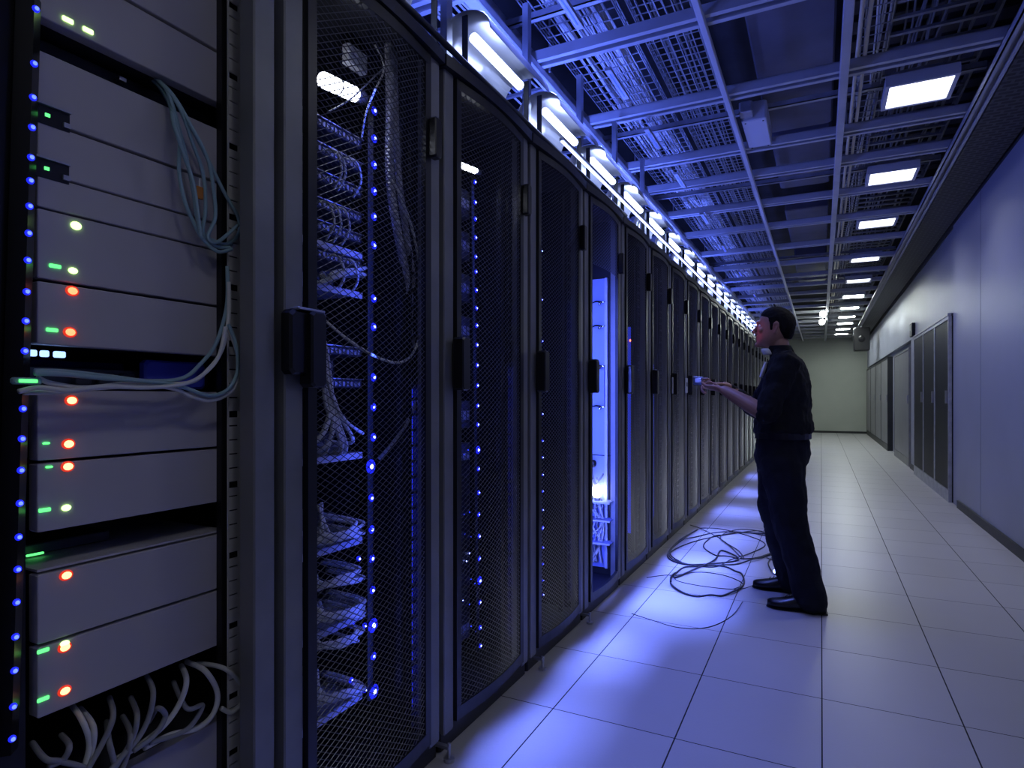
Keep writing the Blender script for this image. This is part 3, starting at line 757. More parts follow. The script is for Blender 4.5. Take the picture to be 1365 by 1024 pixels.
# braided hose and thin cables
def braided(pts, r, label):
    P = smooth([Vector(p) for p in pts], 24); rs = []
    m = MB(); m.tube(P, [r*(1+.16*(k_%2)) for k_ in range(len(P))], 10)
    return tag(m.build('braided_hose', 'braid', smooth_=False), label, 'hose', 'braided hoses in the first mesh rack')
XH = -1.215
braided([onX(517,32,XH-.05), onX(519,80,XH-.02), onX(520,150,XH), onX(519,210,XH), onX(522,260,XH), onX(530,310,XH), onX(540,360,XH-.01), onX(546,410,XH-.02), onX(543,460,XH-.06)], .013, 'left of the thick braided hoses hanging in the first mesh rack')
braided([onX(524,32,XH-.06), onX(526,100,XH-.02), onX(528,180,XH), onX(532,240,XH), onX(540,300,XH), onX(549,360,XH-.01), onX(553,410,XH-.02)], .010, 'right of the braided hoses hanging in the first mesh rack')
XC = -1.20
cable([onX(524,240,XC), onX(548,300,XC), onX(560,360,XC), onX(564,410,XC), onX(556,460,XC), onX(535,483,XC), onX(500,475,XC), onX(460,450,XC), onX(425,420,XC-.02)], .0045, 'cable_pale', 'thin pale cable sweeping in a wide U below the braided hose', 'loose cables behind the first mesh door')
cable([onX(545,430,XC-.03), onX(556,480,XC-.02), onX(557,520,XC-.02), onX(545,560,XC-.02), onX(520,595,XC-.04), onX(505,612,XC-.07)], .006, 'cable_grey', 'thick grey cable tail curving down to the left under the braided hose', 'loose cables behind the first mesh door')
cable([onX(424,440,XC-.02), onX(440,520,XC-.04), onX(460,560,XC-.04), onX(484,578,XC-.05)], .005, 'cable_pale', 'pale cable slanting down right beside the cable fan', 'loose cables behind the first mesh door')
cable([onX(500,60,XC-.05), onX(512,90,XC-.02), onX(500,120,XC), onX(488,150,XC-.02), onX(482,185,XC-.05)], .003, 'cable_pale', 'thin cable hanging near the white tube lamp', 'loose cables behind the first mesh door')
cable([onX(436,150,XC-.07), onX(470,130,XC-.05), onX(520,85,XC-.03), onX(565,70,XC-.03)], .0025, 'cable_grey', 'very thin wire crossing the top of the first mesh rack', 'loose cables behind the first mesh door')
# interior tube lamps behind the doors
def tube_lamp(i, ua, va, ub, vb, label, X=-1.27, r=.022):
    a, b_ = onX(ua, va, X), onX(ub, vb, X); t = thing('rack_lamp', tuple((a+b_)/2), label, 'lamp', 'lamps inside the racks')
    c = (a+b_)/2; d = (b_-a)*.5
    MB().tube([-d*1.0, d*1.0], r, 12).build('lamp_tube', 'lamp', t, True)
    MB().tube([d*1.0, d*1.55], r*.95, 12).build('end_socket', 'post', t, True)
    MB().tube([d*-.12, d*-.06], r*1.06, 12).build('retaining_ring', 'black', t)
    return t
tube_lamp(1, 430, 106, 473, 126, 'bright white tube lamp at upper left behind the first mesh door')
tube_lamp(2, 613, 220, 634, 228, 'white lamp near the top of the second mesh rack', r=.012)
tube_lamp(3, 751, 277, 764, 281, 'small white lamp near the top of the third mesh rack', r=.008)
u_ = onX(478, 78, -1.30)
t = thing('blue_bracket', tuple(u_), 'blue-grey twin bracket above the white tube lamp behind the first mesh door', 'bracket')
MB().bevbox(-.03,.0,-.045,.045,.002,.03,.004).build('upper_plate', 'beam', t); MB().bevbox(-.03,.0,-.045,.045,-.03,-.002,.004).build('lower_plate', 'beam', t)
# dark servers in racks 1-3, 5-8
for q in range(7):
    z0 = .20+q*.27
    eq_server(1, z0, .10, f'dark server deep behind the first mesh door, {ORD[q]} from the bottom', x=RX-.30, group='dark servers behind the first mesh door')
for i in (2, 3):
    for q in range(11):
        eq_server(i, .20+q*.178, .12, f'dark rack server behind the {ORD[i-1]} mesh door, {ORD[q]} from the bottom', x=RX-.19, group=f'dark servers behind the {ORD[i-1]} mesh door')
src = None
for i in (5,6,7,8):
    for q in range(7):
        lab = f'dark server in the {ORD[i-5]} mesh rack past the blue rack, {ORD[q]} from the bottom'
        if src is None: src = eq_server(i, .25+q*.27, .16, lab, x=RX-.19, group='dark servers beyond the blue rack')
        else: dup(src, None, (src.location.x, src.location.y+(i-5)*PITCH, .25+q*.27), lab)
# LED columns of racks 2, 3
vs2 = [243,270,292,317,342,362,387,411,434,460,487,514,541,566,600,625,657,686,715,745,774,803,837,861]
pts = [onX(633+(v-243)*.012, v, -1.30) for v in vs2]
led_strip('column of blue LEDs behind the second mesh door', 0, pts, .0042, .0105, big=(14,20), w=.008)
vs3 = [335,400,455,487,520,552,588,610,633,655,680,704,730,752,774,793]
pts = [onX(722+(v-335)*.004, v, -1.30) for v in vs3]
led_strip('column of small blue LEDs behind the third mesh door', 0, pts, .0030, .007, big=(11,), w=.008)
# small status lamps left of the second column
random.seed(11)
cl_ = [(613,600),(618,606),(624,600),(612,660),(626,683),(619,686),(612,702),(620,712),(628,716),(612,731),(626,738),(622,748),(612,765),(628,772),(633,778),(617,800),(626,806),(612,820),(628,835),(634,842)]
g = thing('status_board', tuple(onX(622, 720, -1.31)), 'cluster of tiny blue status lights low in the second mesh rack', 'status lights')
MB().box(-.02,-.006,-.035,.035,-.35,.33).build('board', 'black', g)
for (u, v) in cl_:
    p = onX(u, v, -1.31)-g.location; MB().ball(tuple(p), .003, .0035, .0035, n=6, m=4).build('status_light', 'led_core' if random.random() < .5 else 'led_dim', g, True)
# added glowing strips standing in for the blue-lit perforated side panels
def glow_strip(i, z0, z1, label, dy=.52, x=-.30, m='glow_blue', w=.02):
    t = thing('added_glow_strip', (RX+x, rx_y(i)+dy, z0), label, 'light strip', 'added blue glow strips inside the racks')
    MB().bevbox(0, .01, -w, w, 0, z1-z0, .004).build('diffuser', m, t); MB().bevbox(-.012, 0, -w-.006, w+.006, -.01, z1-z0+.01, .004).build('backing', 'dark', t)
    return t
M['glow1'] = mat('glow1', (.05,.08,.9), .4, emit=(.03,.05,1), es=2.2)
M['glow3'] = mat('glow3', (.05,.08,.9), .4, emit=(.04,.07,1), es=.6)
M['glow2'] = mat('glow2', (.05,.08,.9), .4, emit=(.03,.07,1), es=1.6)
glow_strip(1, .15, 1.25, 'glowing strip standing in for the blue-lit side panel, low in the first mesh rack', dy=.632, x=-.092, m='glow1', w=.028)
glow_strip(2, .15, 1.35, 'glowing strip standing in for the blue-lit side panel, low in the second mesh rack', dy=.632, x=-.092, m='glow1', w=.028)
glow_strip(3, .15, 1.75, 'glowing strip standing in for the blue-lit side panel in the third mesh rack', dy=.632, x=-.092, m='glow1', w=.028)
for i, (za, zb, wx) in zip((5,6,7,8), ((.2,1.75,.11),(.2,1.5,.09),(.2,.9,.06),(.2,.8,.05))):
    t = thing('added_side_glow', (RX-.075, rx_y(i)+PITCH-.03, za), f'added blue side glow in the {ORD[i-5]} mesh rack past the open blue rack', 'lamp', 'added blue side glows inside the racks')  # emissive plate added in place of a blue-lit side panel
    MB().bevbox(-wx*1.6, 0, -.004, .0, 0, zb-za, .002).build('diffuser', 'glow3', t); MB().bevbox(-wx*1.6-.01, .008, .0, .008, -.01, zb-za+.01, .002).build('backing', 'dark', t)

# open blue rack 4
y4 = rx_y(4)
YS = y4+PITCH-.030
t = thing('blue_side_sheet', (RX-.30, YS, .12), 'tall pale sheet glowing blue inside the open rack', 'panel')
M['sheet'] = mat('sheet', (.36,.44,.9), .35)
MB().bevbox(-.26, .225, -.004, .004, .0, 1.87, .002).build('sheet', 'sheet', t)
MB().bevbox(.205, .225, -.03, -.004, 0, 1.87, .004).build('edge_channel', 'white_paint', t)
for q, v in enumerate((404, 436, 489, 543)):
    p = onY(800, v, YS-.02)
    c = thing('panel_clip', tuple(p), ['top chrome clip on the glowing blue sheet','second chrome clip down on the glowing blue sheet','chrome clip at the upper end of the thin rod on the blue sheet','chrome clip at the lower end of the thin rod on the blue sheet'][q], 'clip', 'chrome clips in the blue rack')
    MB().tube([(-.05,0,.004),(-.02,-.01,.010),(.02,-.01,.002),(.045,0,.006)], .006, 8, sub=4).build('clip_bar', 'chrome', c, True); MB().ball((.0,-.012,-.008),.011).build('clip_knob', 'chrome', c, True)
a = onY(806, 489, YS-.03); b_ = onY(806, 543, YS-.03)
tag(MB().cyl(tuple(a), tuple(b_), .003, 8).build('thin_rod', 'chrome'), 'thin vertical chrome rod between two clips on the blue sheet', 'rod')
p = onY(800, 607, YS-.025); tag(MB().cyl(tuple(p+Vector((-.08,0,.002))), tuple(p+Vector((.07,0,-.002))), .003, 8).build('cross_rod', 'chrome'), 'thin horizontal rod across the blue rack above the white bulb', 'rod')
p = onY(791, 618, YS-.05); tag(MB().ball(tuple(p), .022, .022, .026).build('black_knob', 'black', smooth_=True), 'black knob just above the white bulb in the blue rack', 'knob')
p = onY(796, 655, YS-.07); t = thing('bulb_lamp', tuple(p), 'round white glowing bulb inside the open blue rack', 'bulb')
M['bulb'] = mat('bulb', (1,1,1), .3, emit=(.75,.8,1), es=10)
MB().ball((0,0,0), .036, .036, .042, n=14, m=10).build('globe', 'bulb', t, True); MB().cyl((0,0,-.04),(0,0,-.075),.018,12).build('socket', 'post', t)
for q, v in enumerate((668, 692, 722)):
    p = onY(800, v, YS-.06); tt = thing('clear_shelf', tuple(p), f'thin pale shelf under the bulb in the blue rack, {ORD[q]} from the top', 'shelf', 'shelves in the blue rack')
    MB().bevbox(-.13,.08,-.05,.05,-.003,.003,.002).build('shelf_plate', 'sheet', tt); MB().box(-.13,.08,-.055,-.05,-.008,.003).build('shelf_lip', 'white_paint', tt)
random.seed(5)
for q in range(9):
    rr = random.uniform; pts_ = [(RX-.13+rr(-.08,.04), YS-.06, .66+rr(-.1,.1)), (RX-.12+rr(-.1,.03), YS-.06, .55), (RX-.13+rr(-.1,.04), YS-.05, .42), (RX-.12+rr(-.1,.03), YS-.06, .30), (RX-.14+rr(-.08,.04), YS-.05, .16)]
    tag(MB().tube(pts_, .006, 6, sub=6).build('patch_cable', 'cable_grey' if q % 2 else 'cable_pale', smooth_=True), 'tangled cable at the bottom of the open blue rack', 'cable', 'tangled cables in the blue rack')

# ---------------------------------------------------------------- lamps above the racks
# thin continuous LED line on the rack tops
led_l = thing('led_light_line', (-1.155, 0, 2.49), 'long thin white-blue light line running along the top front edge of the racks', 'light line')
MB().box(-.004, .004, 2.85, 20.2, .003, .010).build('light_tube', 'line', led_l); MB().box(-.012, .012, 2.85, 20.2, .011, .026).build('light_channel', 'galv', led_l)
# reflector battens over the rack tops
fx = None; n_ = 0
def batten(yc, L_, label):
    t = thing('rack_top_light', (-1.225, yc, 2.62), label, 'light fixture', 'reflector lights on the rack tops')
    r_ = MB(); n = 12; R = .115
    for s in (0, 1):
        for k_ in range(n+1):
            w = PI*(-.02+1.04*k_/n); 
            r_.v.append((R*math.cos(w), -L_/2 if s == 0 else L_/2, R*.75*math.sin(w)))
            r_.v.append(((R-.004)*math.cos(w), -L_/2 if s == 0 else L_/2, (R-.004)*.75*math.sin(w)))
    o = 2*(n+1)
    for k_ in range(n):
        a = k_*2; r_.face(a, a+2, a+2+o, a+o); r_.face(a+1, a+1+o, a+3+o, a+3); r_.face(a, a+1, a+3, a+2); r_.face(a+o, a+2+o, a+3+o, a+1+o)
    r_.build('reflector', 'reflector', t, True)
    MB().tube([(0,-L_/2+.07,.02),(0,L_/2-.07,.02)], .02, 10).build('light_tube', 'tube', t, True)
    for s in (-1, 1): MB().box(-.012,.012,s*(L_/2-.005)-.003,s*(L_/2-.005)+.003,-.20,.07).build('end_bracket', 'dark', t)
    return t
b0 = batten(1.55, .56, 'nearest chrome reflector light on the rack tops, at the top edge of the picture')
nm = {1:'second chrome reflector light on the rack tops, below the first blue cross beam end',2:'third reflector light on the rack tops, above the third mesh rack',3:'fourth reflector light on the rack tops, above the glowing blue rack'}
for q in range(1, 26):
    dup(b0, None, (-1.225, 1.55+.70*q+.06, 2.62), nm.get(q, 'one of the small bright reflector lights lined along the distant rack tops'), 'distant reflector lights on the rack tops' if q > 3 else None)
# corrugated transparent hoods / struts at rack tops near camera
tag(MB().tube([(-1.16,.9,2.43),(-1.155,1.5,2.44),(-1.15,2.1,2.425),(-1.16,2.8,2.43),(-1.16,4,2.43)], .011, 8, sub=6).build('edge_cable', 'cable_dark', smooth_=True), 'black cable lying along the front edge of the nearest rack tops', 'cable')
for q, (yy) in enumerate((2.02, 2.75, 3.5, 4.2, 4.95)):
    t = thing('support_bracket', (-1.30, yy, 2.42), f'shiny upright support on the rack tops, {ORD[q]} from the camera', 'bracket', 'upright supports on the rack tops')
    MB().box(-.015,.015,-.02,.02,0,CZ-2.42-.06).build('upright', 'steel', t); MB().box(-.06,.06,-.03,.03,0,.008).build('foot_plate', 'steel', t)

# ---------------------------------------------------------------- cabinets on the right
def cabinet(name_label, x, y0, y1, h, n, door_m='black', frame_m='post', toplit=True, group=None, base=.0):
    t = thing('wall_cabinet', (x, (y0+y1)/2, base), name_label, 'cabinet', group); hl = (y1-y0)/2
    MB().bevbox(.03, .28, -hl, hl, 0, h, .004).build('body', 'dark', t)
    fr = MB(); fr.box(-.004,.03,-hl,hl,h-.04,h); fr.box(-.004,.03,-hl,hl,0,.14); 
    for k_ in range(n+1):
        yy = -hl+2*hl*k_/n; yy0 = max(-hl, yy-.035); fr.box(-.004,.03,yy0,min(hl, yy+.035),.14,h-.04)
    fr.build('frame', frame_m, t)
    for k_ in range(n):
        a = -hl+2*hl*k_/n+.04; b__ = -hl+2*hl*(k_+1)/n-.04
        d = MB().bevbox(.002,.03,a,b__,.145,h-.045,.006).build('door', door_m, t)
        MB().bevbox(-.02,.002,a+.05,a+.08,h*.53,h*.60,.004).build('handle', 'steel', d)
    if toplit: MB().bevbox(-.012,.03,-hl,hl,h,h+.03,.004).build('top_trim', 'galv', t)
    return t
M['cabdoor'] = noisy(mat('cabdoor', (.008,.008,.011), .5, 0, .25), 3, .3)
cabinet('large dark cabinet with three tall doors set in the right wall', XR-.035, 8.66, 11.65, 2.17, 3, 'cabdoor', 'galv')
M['cabdoor2'] = noisy(mat('cabdoor2', (.22,.22,.24), .4), 3, .1)
cabinet('far row of grey cabinet doors along the right wall near the end wall', XR+.0, 16.4, 23.6, 2.15, 4, 'cabdoor2', 'dark', False)
cabinet('single narrow dark-edged grey locker between the two cabinet groups', XR+.02, 12.8, 15.2, 2.1, 1, 'cabdoor2', 'post', False)
t = thing('access_keypad', (XR+.03, 12.2, 2.36), 'small box on the wall above the narrow grey locker', 'wall box')
MB().bevbox(-.05,0,-.14,.14,-.12,.10,.01).build('housing', 'dark', t); MB().bevbox(-.054,-.05,-.09,.09,-.02,.07,.004).build('display', 'post', t)
# ---------------------------------------------------------------- cable coils on the floor
def floor_cable(pl, r, label, z0=None, m='cable_dark'):
    pts_ = []
    for j, (u, v) in enumerate(pl):
        p = onZ(u, v, r+.001); p.z = r+.001+.006*(j % 3)*(1 if j % 2 else .4); pts_.append(p)
    return tag(MB().tube(pts_, r, 7, sub=8).build('coiled_cable', m, smooth_=True), label, 'cable', 'loose cables on the floor by the technician')
def ell(cu, cv, a, b_, a0, a1, n, tilt=0):
    out = []
    for i in range(n+1):
        w = a0+(a1-a0)*i/n; x = a*math.cos(w); y_ = b_*math.sin(w); out.append((cu+x*math.cos(tilt)-y_*math.sin(tilt), cv+x*math.sin(tilt)+y_*math.cos(tilt)))
    return out
floor_cable([(930,706),(905,722),(890,742),(912,752),(950,752),(985,748)] + [(962,734),(952,748),(925,760),(900,770)] + ell(943,775,49,21,-2.6,-2.6-6.9,22), .0062, 'thick dark cable ending in the big round loop nearest the camera')
floor_cable(ell(990,728,52,17,.4,7.4,22)+[(1040,735)], .005, 'dark cable coil spreading into a flat oval near the man\'s feet')
floor_cable(ell(965,732,72,22,2.5,8.2,20,-.08), .005, 'dark cable forming the widest flat oval of the heap')
floor_cable([(932,704),(960,706),(1000,716),(1020,726),(1000,738),(975,748),(950,756),(905,750),(893,738),(925,722),(975,712),(1015,710),(1024,722)], .0042, 'thin dark cable wound over the heap back to the left')
floor_cable([(920,700),(935,706),(965,722),(990,745),(985,735),(960,718),(985,706),(1020,712),(1034,736),(1036,748),(1022,744)], .0038, 'thin dark cable twisting through the middle of the heap toward the shoes')
floor_cable([(897,768),(930,764),(965,768),(990,778),(978,786)], .003, 'thin dark wire lying across the big round loop')
floor_cable([(1030,742),(1024,752),(1030,764),(1036,768)], .004, 'short cable end with a small bright tip beside the far shoe')
p = onZ(1033, 762, .02); t = thing('cable_tip_light', tuple(p), 'tiny bright blue-white light on the floor beside the far shoe', 'LED')
MB().ball((0,0,0), .012, .012, .014).build('tip_lens', 'led_core', t, True); MB().cyl((0,0,-.019),(0,0,-.010),.008,8).build('tip_base', 'black', t)
floor_cable([(842,818),(868,828),(905,838),(945,836),(975,822),(990,805)], .0022, 'very thin dark wire curving across the tiles nearest the camera')
floor_cable([(862,770),(893,768),(905,776),(940,782),(985,786),(1010,780)], .0022, 'very thin wire from the racks passing under the big loop')

# rack feet bits
for q,(u,v) in enumerate(((722,880),(597,972),(785,828))):
    p = onX(u, v, RX+.03); p.z = .0
    t = thing('levelling_foot', (RX+.035, p.y, 0), ['small chrome levelling foot under the corner of the second mesh rack','small chrome levelling foot between the first two mesh doors','small chrome levelling foot beside the glowing blue rack'][q], 'foot')
    MB().cyl((0,0,0),(0,0,.012),.018,12).build('pad', 'steel', t); MB().cyl((0,0,.012),(0,0,.06),.006,8).build('bolt', 'steel', t); MB().box(-.05,0,-.008,.008,.04,.05).build('bracket', 'steel', t)

# ================================================================ technician
V = Vector
man = thing('person', (-.185, 4.05, 0), 'man in black shirt and dark trousers standing with hands raised to a rack door', 'person')
OM = V((-.15, 4.05, 0))
FW = V((-1,0,0)); LT = V((0,-1,0)); UP = V((0,0,1))     # facing the racks, his left towards the camera
def W(x, y_, z): return V((x, y_, z))-OM
def finish(mb, name, m, parent, vox, sm=4, disp=0, dscale=.12):
    o = mb.build(name, m, parent, True)
    r = o.modifiers.new('remesh', 'REMESH'); r.mode = 'VOXEL'; r.voxel_size = vox; r.use_smooth_shade = True
    s = o.modifiers.new('smooth', 'SMOOTH'); s.iterations = sm; s.factor = .5
    if disp:
        tx = bpy.data.textures.new(name+'_folds', 'CLOUDS'); tx.noise_scale = dscale; tx.noise_depth = 2
        d = o.modifiers.new('folds', 'DISPLACE'); d.texture = tx; d.strength = disp; d.mid_level = .5; d.texture_coords = 'LOCAL'
    return o
def limb(mb, pts, rs, flat=1.0, side=None, n=14, sub=4, ends=True):
    pts = [V(p) for p in pts]; secs = []
    N = len(pts)
    for i in range(N):
        t_ = (pts[min(i+1,N-1)]-pts[max(i-1,0)]).normalized()
        a = (side or LT); a = (a-t_*a.dot(t_)).normalized(); b__ = t_.cross(a)
        secs.append((pts[i], rs[i], rs[i]*flat, a, b__))
    if ends:
        t0 = (pts[0]-pts[1]).normalized(); t1 = (pts[-1]-pts[-2]).normalized()
        secs = [(pts[0]+t0*rs[0]*.75, rs[0]*.35, rs[0]*.35*flat, secs[0][3], secs[0][4])]+secs+[(pts[-1]+t1*rs[-1]*.75, rs[-1]*.4, rs[-1]*.4*flat, secs[-1][3], secs[-1][4])]
    mb.loft(secs, n, sub); return mb
# joints (world)
LS, RS = W(-.15,3.875,1.425), W(-.18,4.235,1.425)
LE, RE = W(-.245,3.80,1.125), W(-.34,4.34,1.14)
LW, RW = W(-.49,3.90,1.265), W(-.52,4.15,1.295)
LA, RA = W(-.02,3.885,.09), W(-.13,4.235,.09)
LK, RK_ = W(-.125,3.905,.50), W(-.225,4.20,.50)
LH, RH_ = W(-.175,3.965,.88), W(-.195,4.135,.88)
HC = W(-.218,4.05,1.640)
pitch_ = math.radians(6)
hf = V((-math.cos(pitch_),0,math.sin(pitch_))); hu = V((math.sin(pitch_),0,math.cos(pitch_)))
def hp(f, l, u): return HC+hf*f+LT*l+hu*u
# ---- body (skin)
B = MB()
limb(B, [W(-.165,4.05,.90), W(-.16,4.05,1.1), W(-.15,4.05,1.3), W(-.155,4.05,1.42)], [.10,.10,.12,.07], .6)
limb(B, [W(-.165,4.05,1.42), W(-.18,4.05,1.49), W(-.190,4.05,1.56)], [.060,.050,.050], 1.0)
for s_, (S,E,Wr) in enumerate(((LS,LE,LW),(RS,RE,RW))):
    limb(B, [V(W(-.155,4.05,1.41)), S, S.lerp(E,.5), E, E.lerp(Wr,.3), E.lerp(Wr,.65), Wr], [.04,.046,.044,.044,.047,.040,.029])
for (Hh,K,A) in ((LH,LK,LA),(RH_,RK_,RA)):
    limb(B, [W(-.165,4.05,.93), Hh, Hh.lerp(K,.5), K, K.lerp(A,.35), A], [.06,.075,.065,.048,.048,.035])
# head: skull, jaw, features
B.loft([(hp(.012,0,-.128),.026,.022,LT,hf),(hp(.030,0,-.112),.042,.050,LT,hf),(hp(.018,0,-.078),.060,.072,LT,hf),(hp(.002,0,-.035),.070,.091,LT,hf),(hp(-.008,0,.015),.075,.101,LT,hf),(hp(-.012,0,.060),.073,.098,LT,hf),(hp(-.008,0,.092),.056,.072,LT,hf),(hp(-.014,0,.114),.028,.040,LT,hf)], 24, 4)
B.ball(tuple(hp(.080,0,-.106)), .022,.022,.018)                       # chin
B.loft([(hp(.088,0,.022),.008,.008,LT,hf),(hp(.100,0,.0),.010,.010,LT,hf),(hp(.113,0,-.022),.014,.012,LT,hf),(hp(.108,0,-.036),.016,.011,LT,hf),(hp(.094,0,-.042),.012,.008,LT,hf)], 12, 3)   # nose
B.loft([(hp(.082,-.036,.028),.010,.010,hu,hf),(hp(.094,-.018,.030),.010,.011,hu,hf),(hp(.096,0,.026),.009,.009,hu,hf),(hp(.094,.018,.030),.010,.011,hu,hf),(hp(.082,.036,.028),.010,.010,hu,hf)], 10, 3)  # brow
B.loft([(hp(.080,-.024,-.062),.006,.008,hu,hf),(hp(.092,0,-.058),.009,.009,hu,hf),(hp(.080,.024,-.062),.006,.008,hu,hf)], 10, 4)   # upper lip
B.loft([(hp(.078,-.020,-.074),.006,.008,hu,hf),(hp(.089,0,-.076),.009,.009,hu,hf),(hp(.078,.020,-.074),.006,.008,hu,hf)], 10, 4)   # lower lip
for s in (-1, 1):
    B.ball(tuple(hp(.070, s*.042,-.020)), .020,.018,.018)             # cheek
    # ear
    e = [hp(-.012,s*.073,-.030), hp(-.020,s*.081,-.010), hp(-.026,s*.087,.012), hp(-.016,s*.085,.024), hp(-.004,s*.079,.018), hp(-.002,s*.075,-.004)]
    limb(B, e, [.009,.008,.0075,.0075,.007,.006], 1, hf, 8, 3)
    B.ball(tuple(hp(-.012,s*.076,-.002)), .012,.006,.022)
# hands
def hand(B, Wr, d, palm_n, side, curl, scale=1.0, splay=(.03,.01,-.01,-.03)):
    # d: pointing direction, palm_n: out of the palm, side: towards the thumb
    d = d.normalized(); side = (side-d*side.dot(d)).normalized(); palm_n = d.cross(side)*(1 if d.cross(side).dot(palm_n) > 0 else -1)
    P = lambda a,b,c: Wr+d*a*scale+side*b*scale+palm_n*c*scale
    B.loft([(P(-.01,0,0),.025,.022,side,palm_n),(P(.02,.002,0),.034,.018,side,palm_n),(P(.05,0,.002),.041,.015,side,palm_n),(P(.088,0,.0),.042,.0125,side,palm_n),(P(.098,0,0),.036,.009,side,palm_n)], 14, 3)
    Ls = (.078,.088,.082,.064); offs = (.030,.010,-.011,-.031)
    for L_, o_, sp in zip(Ls, offs, splay):
        pt = [P(.070,o_*.9,0)]; a = .25*curl; cur = P(.092,o_,0); pt.append(cur)
        for seg in (.45,.30,.25):
            dd = (d*math.cos(a)+palm_n*math.sin(a)+side*sp*3).normalized(); cur = cur+dd*L_*seg*scale; pt.append(cur); a += curl*(.75 if seg > .4 else .55)
        limb(B, pt, [.0085,.0092,.0082,.0075,.0062], 1, side, 8, 3)
    pt = [P(.015,.026,.006), P(.038,.050,.016), P(.064,.058,.028), P(.085,.052,.040)]
    limb(B, pt, [.014,.0125,.0100,.0080], 1, palm_n, 8, 3)
hand(B, LW, V((-1,.28,.20)), V((.15,.35,1)), V((-.1,.9,-.2)), 2.0, 1.15)
hand(B, RW, V((-1,-.25,.05)), V((0,-.5,-.85)), V((-.1,-.85,.4)), 1.8, 1.12)
body = finish(B, 'body', 'skin', man, .0048, 3)
# eyes and spectacles
for s in (-1,1):
    MB().ball(tuple(hp(.078, s*.030,.006)), .012,.012,.012).build('eye', 'cotton', man, True)
    MB().ball(tuple(hp(.088, s*.031,.006)), .0045,.0045,.0045).build('pupil', 'black', man, True)
# hair
Hr = MB()
Hr.loft([(hp(-.078,0,-.060),.040,.022,LT,hf),(hp(-.066,0,-.035),.066,.044,LT,hf),(hp(-.052,0,-.005),.077,.062,LT,hf),(hp(-.044,0,.030),.081,.073,LT,hf),(hp(-.014,0,.066),.080,.096,LT,hf),(hp(-.006,0,.096),.067,.082,LT,hf),(hp(-.004,0,.118),.044,.056,LT,hf),(hp(-.004,0,.130),.018,.024,LT,hf)], 22, 4)
for s in (-1,1):
    Hr.loft([(hp(.012,s*.069,-.020),.006,.008,LT,hf),(hp(.012,s*.071,.02),.010,.014,LT,hf),(hp(.010,s*.070,.06),.014,.03,LT,hf)], 10, 3)
finish(Hr, 'hair', 'hair', man, .005, 2, .006, .02)
# ---- shirt
S = MB()
S.loft([(W(-.175,4.05,1.000),.178,.140,LT,FW),(W(-.172,4.05,1.012),.200,.165,LT,FW),(W(-.170,4.05,1.05),.200,.166,LT,FW),(W(-.168,4.05,1.15),.190,.152,LT,FW),(W(-.158,4.05,1.25),.200,.142,LT,FW),(W(-.150,4.05,1.35),.205,.125,LT,FW),(W(-.155,4.05,1.42),.185,.100,LT,FW),(W(-.165,4.05,1.465),.115,.075,LT,FW),(W(-.178,4.05,1.500),.070,.068,LT,FW),(W(-.182,4.05,1.512),.066,.066,LT,FW)], 26, 4)
for (Sh,E,Wr,end,last) in ((LS,LE,LW,.10,.050),(RS,RE,RW,.86,.036)):
    tt = [E.lerp(Wr, end*x) for x in (.5,1)]
    limb(S, [W(-.155,4.05,1.40).lerp(Sh,.6), Sh+V((0,0,-.005)), Sh.lerp(E,.35), Sh.lerp(E,.7), E]+tt, [.080,.084,.076,.070,.066,(.062+last)/2 if end > .5 else .064,last], 1.0)
finish(S, 'shirt', 'shirt', man, .008, 4, .030, .075)
C = MB()
for k_ in range(2):
    R_ = .066+.004*k_
C.loft([(W(-.180,4.05,1.497),.073,.072,LT,FW),(W(-.186,4.05,1.515),.070,.069,LT,FW),(W(-.192,4.05,1.532),.066,.066,LT,FW)], 22, 2)
C.build('collar', 'shirt', man, True)
SH = V((-.035,0,0))
cp = onY(1021, 468, 4.0)-OM-SH
C = MB(); C.loft([(cp+V((.010,0,-.022)),.030,.026,LT,FW),(cp,.036,.026,LT,FW),(cp+V((-.004,0,.014)),.030,.020,LT,FW)], 14, 3); C.build('undershirt', 'cotton', man, True)
bp_ = onY(1018, 493, 3.97)-OM-SH
C = MB(); ax_ = V((-.32,0,-.95)).normalized(); nn = V((-.95,-.15,.32)).normalized()
C.loft([(bp_-ax_*.048,.022,.010,LT,nn),(bp_,.025,.012,LT,nn),(bp_+ax_*.048,.022,.010,LT,nn)], 8, 2); C.build('name_badge', 'cotton', man)
# ---- trousers
T = MB()
T.loft([(W(-.185,4.05,.78),.16,.125,LT,FW),(W(-.175,4.05,.86),.190,.152,LT,FW),(W(-.175,4.05,.93),.186,.148,LT,FW),(W(-.175,4.05,1.00),.172,.135,LT,FW),(W(-.160,4.05,1.02),.158,.104,LT,FW)], 24, 4)
for (Hh,K,A) in ((LH,LK,LA),(RH_,RK_,RA)):
    limb(T, [Hh+V((0,0,-.02)), Hh.lerp(K,.35), Hh.lerp(K,.7), K, K.lerp(A,.35), K.lerp(A,.7), A+V((.005,0,-.02)), A+V((0,0,-.045))], [.122,.120,.106,.094,.092,.090,.088,.084], 1.0)
finish(T, 'trousers', 'trousers', man, .009, 4, .026, .09)
